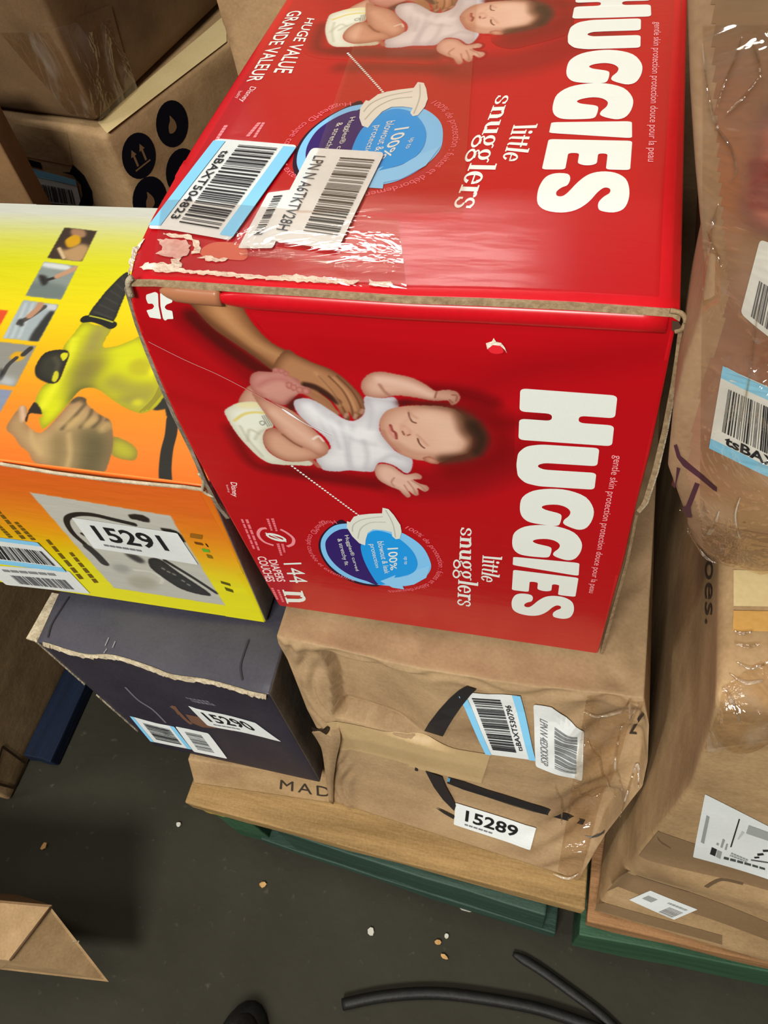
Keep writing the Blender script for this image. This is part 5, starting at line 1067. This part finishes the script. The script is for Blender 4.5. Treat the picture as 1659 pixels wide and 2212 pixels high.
film_over(KF, KF.pxs([(1560, 1425), (1700, 1425), (1700, 1590), (1520, 1560)]), 'stretch_film', KC, .004, 8, .004, mat=FILM2)

WP = thing('wrapped_parcel', 'film wrapped brown parcel with two barcode labels above the kraft carton at the right', 'parcel', (.45, .1, .56))
w000 = at(1502, 1172, z=.549)
wl = [(1470, 1090), (1441, 1012), (1452, 900), (1474, 800), (1510, 690), (1522, 610), (1512, 500), (1498, 350), (1488, 200)]
wp = [at(*p, y=-.032) for p in wl]; w001 = at(1478, -60, y=-.032)
wC = {'000': w000, '001': w001, '100': (.66, -.03, .549), '101': (.66, -.03, w001.z), '010': (.272, .34, .549), '110': (.66, .34, .549), '011': (.275, .34, w001.z), '111': (.66, .34, w001.z)}
wE = {('000', '001'): [(tpar(p, w000, w001), p) for p in wp], ('000', '010'): [(.1, at(1470, 1090, z=.552)+Vector((.003, 0, 0))), (.35, (.268, .11, .549))]}
wE[('000', '100')] = [(.05, at(1530, 1200, z=.549)), (.12, at(1565, 1216, z=.549)), (.35, at(1659, 1230, z=.549))]
_, wf = carton('carton', WP, wC, {'all': KRAFT_RED}, wE, dent=.0025, seed=19, n=40, bevel=.006, disp={'left': lambda u, v: -.006*np.sin(np.pi*u)*np.sin(np.pi*v), 'front': lambda u, v: .012*np.clip(np.sin(np.pi*u), 0, 1)*np.clip(np.sin(np.pi*v), 0, 1)**.5*(u > 0)})
WF = wf['front']; WF.k = .6; wfr = WF
PU = ink((74, 40, 52), .5)
wfr = OnFace(WF); ww = WF.pxs([(1659, 600)])[0][0]
c = Canvas(-.065, ww+.10, .002, .30, .001, WF.pxs)
c.img[:] = np.array((160, 128, 98))/255.
nz_ = c.blur(np.random.default_rng(8).normal(size=c.img.shape[:2]), 9)*40; c.img *= (1+.05*np.clip(nz_, -1.5, 1.5))[..., None]
for pts, w, col, sf, a in [([(1530, 180), (1545, 300), (1540, 440)], 26, (172, 106, 72), 16, .6), ([(1500, 700), (1530, 800), (1510, 900)], 40, (146, 96, 76), 26, .5), ([(1560, 640), (1600, 720), (1650, 790)], 30, (142, 92, 74), 22, .5),
                           ([(1460, 900), (1470, 1000), (1530, 1080)], 24, (150, 102, 80), 18, .5), ([(1580, 60), (1610, 120), (1650, 170)], 30, (112, 88, 62), 20, .6), ([(1590, 190), (1600, 300), (1580, 420)], 16, (150, 92, 64), 12, .5), ([(1650, 1120), (1600, 1130), (1560, 1100)], 18, (172, 140, 100), 12, .7)]:
    c.line(pts, w, col, sf, a=a)
c.fill([(1700, 225), (1660, 235), (1640, 270), (1632, 310), (1640, 325), (1622, 360), (1608, 430), (1606, 460), (1622, 480), (1640, 500), (1720, 520), (1740, 400)], (96, 64, 62), soft=2)
c.fill([(1700, 255), (1660, 262), (1650, 290), (1646, 320), (1636, 360), (1622, 430), (1626, 466), (1650, 486), (1720, 500), (1740, 400)], (184, 112, 96), soft=2)
for y in (352, 372, 394, 416, 440): c.line([(1632, y), (1660, y+6), (1700, y+12)], 2.6, (128, 60, 50), 2)
c.link('printed_side', WF, WP, PRINT_MATTE, .0003, inset=.007)
ink_px(WF, Z(1259, 660, 3.6875, [(725, 1105), (750, 1095), (780, 1190), (850, 1250), (960, 1340), (1070, 1440), (1068, 1475), (1040, 1460), (920, 1360), (800, 1270), (750, 1200)]), 'printed_arrow', PU, WP, .001, False)
ink_px(WF, Z(1259, 660, 3.6875, [(750, 1280), (778, 1290), (735, 1445), (705, 1420)]), 'printed_arrow', PU, WP, .001, False)
ink_px(WF, Z(1259, 660, 3.6875, [(895, 1400), (932, 1415), (860, 1600), (870, 1680), (830, 1680), (790, 1600), (820, 1590)]), 'printed_arrow', PU, WP, .001, False)
tsl(WF, WP, WF.pxs([(1562, 784), (1745, 868), (1745, 1060), (1532, 962)]), [(0, 0, 1, .13), (0, .87, 1, 1)], 'tsBAXT51', (.1, .2, .95, .72), (.14, .74, .98, .86), 51, 0, 'a', uv=True, bold=.03)
q = Quad(WF, WF.pxs([(1642, 512), (1790, 560), (1760, 800), (1600, 672)]), uv=True); sh = q.sheet('return_label', WHITE, WP, .0016, .06); q.bars('barcode', sh, .12, .45, .95, .92, 30, 'a', 52, off=.0022, mat=ink((90, 88, 92), .5))
film_over(WF, [WF.uv3(p) for p in (w000+Vector((.004, 0, .004)), Vector((.5, -.03, .57)), Vector((.5, -.03, w001.z-.01)), w001+Vector((.006, 0, -.01)))], 'stretch_film', WP, .006, 21, .004, 46)
CREASE = film_mat('film_crease', (255, 252, 246), .25, .12, 40, .6, haze=.55)
for l in ([(1520, 75), (1526, 140), (1535, 200), (1552, 260), (1580, 300), (1592, 350), (1580, 375)], [(1605, 60), (1590, 110), (1568, 160), (1552, 215)], [(1640, 150), (1610, 190), (1570, 230)], [(1625, 70), (1640, 110), (1645, 150)], [(1555, 420), (1540, 470), (1530, 540), (1520, 610)], [(1528, 480), (1545, 520), (1560, 560)], [(1470, 1090), (1490, 1140), (1515, 1180), (1550, 1205)], [(1555, 1090), (1540, 1130), (1520, 1150)], [(1600, 1060), (1590, 1100), (1600, 1150)], [(1640, 640), (1620, 800), (1600, 900)]):
    uv = catmull_open(WF.pxs(l), 6); n_ = len(uv)
    tube('film_crease', [WF.pt(a, b, .0052) for a, b in uv], [.0002+.0008*math.sin(math.pi*(i+.3)/n_) for i in range(n_)], CREASE, WP, 7, .4)
for l in ([(1262, 1530), (1300, 1540), (1345, 1530), (1385, 1500)], [(1270, 1590), (1300, 1650), (1330, 1720)], [(1345, 1560), (1330, 1640), (1345, 1700)], [(1240, 1700), (1275, 1716), (1310, 1700)], [(1200, 1690), (1215, 1730), (1212, 1780)], [(1195, 1880), (1225, 1890), (1250, 1880)], [(1340, 1760), (1365, 1730), (1380, 1700)]):
    uv = catmull_open(BF.pxs(l), 6); n_ = len(uv)
    tube('film_crease', [BF.pt(a, b, .004) for a, b in uv], [.0002+.0009*math.sin(math.pi*(i+.3)/n_) for i in range(n_)], CREASE, BC, 7, .5)
for l in ([(1582, 1365), (1600, 1372), (1625, 1366)], [(1584, 1392), (1612, 1400), (1640, 1394)], [(1590, 1425), (1620, 1438), (1655, 1430)], [(1560, 1480), (1585, 1520), (1600, 1560)], [(1575, 1450), (1610, 1470), (1650, 1465)]):
    fc = KT if l[0][1] < 1410 else KF; uv = catmull_open(fc.pxs(l), 6); n_ = len(uv)
    tube('film_crease', [fc.pt(a, b, .0035) for a, b in uv], [.0002+.001*math.sin(math.pi*(i+.3)/n_) for i in range(n_)], CREASE, KC, 7, .5)

# ================================================================== BACKGROUND CARTONS
TB = thing('tall_carton', 'tall wrinkled brown carton standing behind the red carton', 'box', (.2, .55, .1425))
carton('carton', TB, {'000': (-.108, .385, .1425), '100': (.5, .39, .1425), '001': (-.104, .385, .95), '101': (.5, .39, .95), '010': (-.108, .74, .1425), '110': (.5, .74, .1425), '011': (-.104, .74, .95), '111': (.5, .74, .95)}, {'all': KRAFT_WORN}, dent=.004, seed=23, n=40)
A, Bk, Fl = at(225, 293, z=.5), at(490, 95, z=.5), at(0, 243, z=.5)
ux = (A-Fl).normalized(); uy = (Bk-A).normalized()
LC = thing('marked_carton', 'brown carton with round black handling marks and a black curved arrow, back left', 'box', (A.x, A.y, .08))
o_ = A-ux*.42; dn = Vector((0, 0, -.5)); top_z = .5
mk = lambda p, z: (p.x, p.y, z)
lC = {'001': mk(o_, .5), '101': A, '011': mk(o_+uy*.42, .5), '111': mk(A+uy*.42, .5), '000': mk(o_, 0.001), '100': mk(A, 0.001), '010': mk(o_+uy*.42, 0.001), '110': mk(A+uy*.42, 0.001)}
_, lf_ = carton('carton', LC, lC, {'all': KRAFT}, dent=.001, seed=29, bevel=.006)
LR, LF, LT = lf_['right'], lf_['front'], lf_['top']; LR.k = LF.k = .4
px_tape(LT, [(232, 290), (490, 92), (490, 30), (212, 266)], 'cream_tape', LC, CREAM_TAPE, .0010)
INK = ink((12, 12, 22), .7, .1); KR = ink((122, 92, 62), .7)
for (cx, cy), kind in (((300, 337), 'arrows'), ((372, 268), 'hand'), ((394, 372), 'dot'), ((324, 432), 'hand')):
    u0, v0 = LR.px(cx, cy); r0 = abs(LR.px(cx, cy+57)[1]-v0)*1.0
    P = Poly(LR, .001); P.add([(u0+r0*math.cos(t), v0+r0*math.sin(t)) for t in np.arange(28)*2*math.pi/28]); s = P.done('handling_mark', INK, LC)
    P = Poly(LR, .0016); k = r0*.5; T_ = lambda pts: [(u0+x*k, v0+y*k) for x, y in pts]
    if kind == 'arrows':
        for dx in (-.55, .55): P.add(T_([(dx-.12, -.7), (dx+.12, -.7), (dx+.12, .3), (dx+.35, .3), (dx, .9), (dx-.35, .3), (dx-.12, .3)]))
        P.add(T_([(-1, -1), (1, -1), (1, -.85), (-1, -.85)]))
    elif kind == 'hand': P.add(catmull(T_([(-.7, -.5), (-.2, -.7), (.3, -.5), (.4, 0), (.2, .5), (.0, .8), (-.15, .4), (-.5, .1)]), 3))
    else: P.add(T_([(-.4, -.6), (.4, -.6), (.2, .6), (-.2, .6)]))
    P.done('handling_symbol', KR, s)
lq = OnFace(LF)
ink_px(LF, Z(0, 0, 2.9625, [(470, 1052), (540, 1120), (590, 1220), (600, 1300), (570, 1350), (500, 1330), (530, 1250), (520, 1180), (470, 1120), (400, 1100), (450, 1100)]), 'curved_arrow_print', INK, LC, .001, False)
ink_px(LF, Z(0, 0, 2.9625, [(155, 1012), (262, 1040), (270, 1080), (150, 1050)]), 'printed_bar', INK, LC, .001, False)
tsl(LF, LC, lq.uv(Z(0, 0, 2.9625, [(112, 1046), (485, 1150), (525, 1320), (170, 1275)])), [(0, 0, 1, .22)], None, (.1, .42, .9, .95), None, 61, 0, 'a', uv=True)
px_tape(LF, Z(0, 0, 2.9625, [(90, 790), (430, 850), (465, 1060), (75, 985)]), 'paper_tape', LC, KRAFT, .0008)
A2, B2, F2 = at(209, 264, z=.5065), at(480, 3, z=.5065), at(0, 236, z=.5065)
vx = (A2-F2).normalized(); vy = (B2-A2).normalized(); o2 = A2-vx*.42
UC = thing('dented_carton', 'dented brown carton with shade in its colour and peeling tape, topmost at the back left', 'box', (A2.x-.1, A2.y+.2, .5065))
ue = {('100', '101'): [(.35, at(150, 150, y=A2.y-.004)), (.7, at(95, 55, y=A2.y))]}
uC = {'000': mk(o2, .5065), '100': A2, '010': mk(o2+vy*.5, .5065), '110': mk(A2+vy*.5, .5065), '001': mk(o2, .80), '101': mk(A2, .80), '011': mk(o2+vy*.5, .80), '111': mk(A2+vy*.5, .80)}
BROWN_SHADE = board_mat('shaded_brown_board', (88, 66, 42), (108, 82, 54), scale=9, stain=((74, 56, 36), 6, .6))  # brown darkened to carry the shade this carton stands in
_, uf = carton('carton', UC, uC, {'all': BROWN_SHADE}, dent=.003, seed=31, bevel=.005)
UR, UF = uf['right'], uf['front']
px_tape(UR, [(238, 10), (276, 150), (262, 168), (160, 40)], 'paper_tape', UC, BROWN_SHADE, .001)
film_over(UF, UF.pxs([(0, 70), (110, 70), (205, 258), (150, 245)]), 'clear_tape', UC, .0006, 33, .001, 14, FILM2)
film_over(UR, UR.pxs([(112, 62), (240, 30), (300, 200), (212, 262)]), 'clear_tape', UC, .0006, 34, .001, 14, FILM2)
# carton at the far left and a low one behind the yellow carton
SL = thing('side_carton', 'plain brown carton at the far left, its pale corner beside the marked carton', 'box', (-.55, .5, 0))
e0 = at(58, 450, y=.345); e1 = at(0, 292, y=.345)
carton('carton', SL, {'000': (-.8, .345, .001), '100': (e0.x, .345, .001), '001': (-.8, .345, e1.z+.012), '101': (e1.x-.004, .345, e1.z+.012), '010': (-.8, .44, .001), '110': (e0.x-.05, .42, .001), '011': (-.8, .44, e1.z+.012), '111': (e1.x-.05, .42, e1.z+.012)}, {'all': KRAFT_SHADE}, dent=.001, seed=37, bevel=.003)
lo = at(120, 442, y=.338)
LB = thing('low_carton', 'low brown carton peeking out behind the back edge of the yellow carton', 'box', (-.33, .32, 0))
xr = at(193, 452, y=.325).x
carton('carton', LB, {'000': (-.345, .296, .001), '100': (xr, .296, .001), '001': (-.345, .296, lo.z), '101': (xr, .296, lo.z-.002), '010': (-.345, .338, .001), '110': (xr, .338, .001), '011': (-.345, .338, lo.z), '111': (xr, .338, lo.z-.002)}, {'all': KRAFT_SHADE}, dent=.001, seed=38, bevel=.006)
# big shaded carton at the left on the floor
GC = thing('floor_carton', 'big brown carton standing on the floor at the left edge in shade', 'box', (-.7, .3, 0))
_, gf = carton('carton', GC, {'000': (-1.0, -.134, .001), '100': (-.403, -.134, .001), '001': (-1.0, -.134, .46), '101': (-.403, -.134, .46), '010': (-1.0, .33, .001), '110': (-.403, .33, .001), '011': (-1.0, .33, .46), '111': (-.403, .33, .46)}, {'all': KRAFT}, dent=.001, seed=41, bevel=.003)
GR = gf['right']
P = Poly(GR, .001)
pts = GR.pxs([(4, 1612), (56, 1650), (30, 1702), (-16, 1690)])
for a, b in zip(pts, pts[1:]+pts[:1]): P.strip([a, b], .003)
P.done('printed_square', ink((66, 46, 30), .6), GC)
BLUE = board_mat('blue_painted_wood', (9, 20, 40), (14, 30, 56), scale=16, stretch=(3, .4, 3), bump=.3)
BB = thing('blue_board', 'blue painted timber board lying on the floor beside the big shaded carton', 'board', (-.38, .2, 0))
block('plank', -.401, -.085, .001, -.362, .6, .022, BLUE, BB, n=(2, 2, 2))
# folded carton at the lower left
FC = thing('folded_carton', 'folded brown carton with a crease lying at the lower left of the floor', 'box', (-.3, -.26, 0))
zc = .15
Pl, Pc, Ps, Pq, Pb = at(0, 1950, z=zc), at(110, 1960, z=zc), at(22, 2075, z=zc), at(235, 2121, z=.05), at(0, 2094, z=.05)
Lx = lambda p, q_: p+(p-q_).normalized()*.35
def sheet3(name, pts, thick, mat, parent):
    n = (pts[1]-pts[0]).cross(pts[2]-pts[0]).normalized()
    if n.z < 0: n = -n
    k = len(pts); V = list(pts)+[p-n*thick for p in pts]; F = [tuple(range(k)), tuple(range(2*k-1, k-1, -1))]+[(i, i+k, (i+1) % k+k, (i+1) % k) for i in range(k)]
    o = link(name, V, F, mat, parent); bm = bmesh.new(); bm.from_mesh(o.data); bmesh.ops.recalc_face_normals(bm, faces=bm.faces); bm.to_mesh(o.data); bm.free()
    return o
sheet3('top_panel', [Lx(Pl, Pc), Pc, Ps, Lx(Ps, Ps+(Pc-Pl))], .003, KRAFT, FC)
sheet3('front_panel', [Ps, Pc, Pq, Pb, Lx(Pb, Pq), Lx(Ps, Ps+(Pc-Pl))], .003, KRAFT, FC)
bk = Vector((0, 0, -(zc-.001)))
sheet3('back_panel', [Lx(Pl, Pc)+Vector((0, .002, 0)), Pc+Vector((0, .002, 0)), Pc+bk+Vector((-.13, .004, 0)), Lx(Pl, Pc)+bk+Vector((0, .004, 0))], .003, KRAFT_SHADE, FC)
ff = at(175, 2030, z=.1); P3 = [at(66, 2027, z=.118), at(176, 2032, z=.1)]
tube('fold_line', [p+Vector((0, -.001, .004)) for p in P3], .0009, CREAM_EDGE, FC, 6)
tube('crease', [Pc+Vector((0, 0, .0005)), Ps+Vector((0, 0, .0005))], .0012, ink((84, 60, 36), .7), FC, 6)

# ================================================================== THINGS LYING ON THE FLOOR AND PALLET
RUB = board_mat('black_rubber', (18, 17, 16), (30, 28, 26), rough=.55, scale=60, stretch=(1, 1, 1))
cab = tube('black_cable', smoothpath([at(*p, z=.006) for p in ((740, 2170), (830, 2152), (950, 2146), (1100, 2166), (1200, 2190), (1330, 2240), (1500, 2330))], 5), .0055, RUB, None, 10)
tag(cab, 'black cable curving across the dark floor near the bottom edge', 'cable')
cab2 = tube('black_strap', smoothpath([at(*p, z=.004) for p in ((1108, 2060), (1160, 2090), (1230, 2140), (1290, 2185), (1330, 2222), (1400, 2290))], 5), [.002, .003, .004]+[.0045]*40, RUB, None, 10, .6)
tag(cab2, 'short black strap end lying on the floor below the pallet', 'strap')
SH = thing('shoe_toe', 'black rounded shoe toe at the bottom edge of the floor', 'shoe', (-.045, -.31, 0))
def dome(name, cx, cy, rx, ry, h, mat, z0=0.001, lift=0.0):
    V, F = [], []; n, m_ = 24, 8
    for j in range(m_):
        a = math.pi/2*j/m_
        for i in range(n): t = 2*math.pi*i/n; V.append((cx+rx*math.cos(a)**.6*math.cos(t), cy+ry*math.cos(a)**.6*math.sin(t), z0+h*math.sin(a)))
    V.append((cx, cy, z0+h)); k = len(V)-1
    for j in range(m_-1):
        for i in range(n): F.append((j*n+i, j*n+(i+1) % n, (j+1)*n+(i+1) % n, (j+1)*n+i))
    for i in range(n): F.append(((m_-1)*n+i, (m_-1)*n+(i+1) % n, k))
    F.append(tuple(range(n))[::-1])
    return link(name, V, F, mat, SH, True)
sc_ = at(524, 2215, z=.02)
dome('sole', sc_.x, sc_.y-.04, .031, .062, .016, RUB)
dome('toe_cap', sc_.x, sc_.y-.045, .027, .056, .040, board_mat('black_mesh_upper', (30, 29, 28), (52, 50, 48), rough=.8, scale=200, stretch=(1, 1, 1)), .012)
CHIP = board_mat('wood_chip', (168, 122, 70), (206, 164, 104), scale=120, stretch=(1, 1, 1)); PAPW = board_mat('paper_scrap_white', (176, 170, 156), (206, 200, 188), scale=60, stretch=(1, 1, 1))
def chip(px, py, z, L_, w, ang, mat, name, label, cat, group=None, h=.0016):
    p = at(px, py, z=z); r = random.Random(int(px*7+py)); V = []
    n = 7
    for zz_ in (0, h):
        for i in range(n):
            t = 2*math.pi*i/n; a, b = L_/2*math.cos(t)*r.uniform(.8, 1.15), w/2*math.sin(t)*r.uniform(.7, 1.2); V.append((p.x+a*math.cos(ang)-b*math.sin(ang), p.y+a*math.sin(ang)+b*math.cos(ang), z+zz_+(.0008*r.random() if zz_ else 0)))
    F = [tuple(range(n))[::-1], tuple(range(n, 2*n))]+[(i, (i+1) % n, n+(i+1) % n, n+i) for i in range(n)]
    return tag(link(name, V, F, mat), label, cat, group or ('wood chips and scraps strewn on the floor'))
chip(568, 1911, .0005, .008, .006, .3, CHIP, 'wood_chip', 'small orange wood chip alone on the floor left of the pallet', 'wood chip')
chip(96, 1828, .0005, .009, .006, 1.2, CHIP, 'wood_chip', 'dull wood chip on the shaded floor near the left edge', 'wood chip')
chip(820, 1892, .0005, .008, .005, .1, CHIP, 'wood_chip', 'wood chip at the foot of the green pallet side, leftmost of two', 'wood chip')
chip(881, 1891, .0005, .007, .005, .6, CHIP, 'wood_chip', 'wood chip at the foot of the green pallet side, right of its twin', 'wood chip')
chip(1049, 1935, .0005, .018, .008, -.3, CHIP, 'wood_chip', 'largest orange wood chip at the foot of the pallet', 'wood chip')
chip(1003, 1961, .0005, .018, .006, -.2, PAPW, 'plastic_scrap', 'white rectangular scrap on the floor by the pallet edge', 'scrap')
chip(802, 2013, .0005, .007, .008, .2, PAPW, 'plastic_scrap', 'pale round fleck alone on the open dark floor', 'scrap')
chip(946, 2036, .0005, .007, .005, .2, CHIP, 'wood_chip', 'light fleck beside the white scrap, larger of the middle pair', 'wood chip')
chip(965, 2022, .0005, .005, .005, .2, PAPW, 'plastic_scrap', 'tiny pale fleck below the white scrap', 'scrap')
chip(960, 2067, .0005, .009, .004, -.3, CHIP, 'wood_chip', 'flat pale chip on the floor furthest below the white scrap', 'wood chip')
chip(387, 1781, .0005, .006, .006, .2, PAPW, 'plastic_scrap', 'small grey fleck on the lit floor left of the pallet corner', 'scrap')
chip(1553, 2068, .0005, .014, .012, .7, CHIP, 'wood_chip', 'ragged pale chip at the right foot of the pallet', 'wood chip')
sl = [at(922, 1855, z=.118), at(946, 1888, z=.06)]
sl = [Vector((sl[0].x, -.1235, .116)), Vector((sl[1].x+.002, -.131, .075))]
ribbon('splinter', [sl[0], sl[1]], [sl[0]+Vector((.003, 0, 0)), sl[1]+Vector((.0035, 0, 0))], (0, -1, 0), .0012, CHIP, pal)
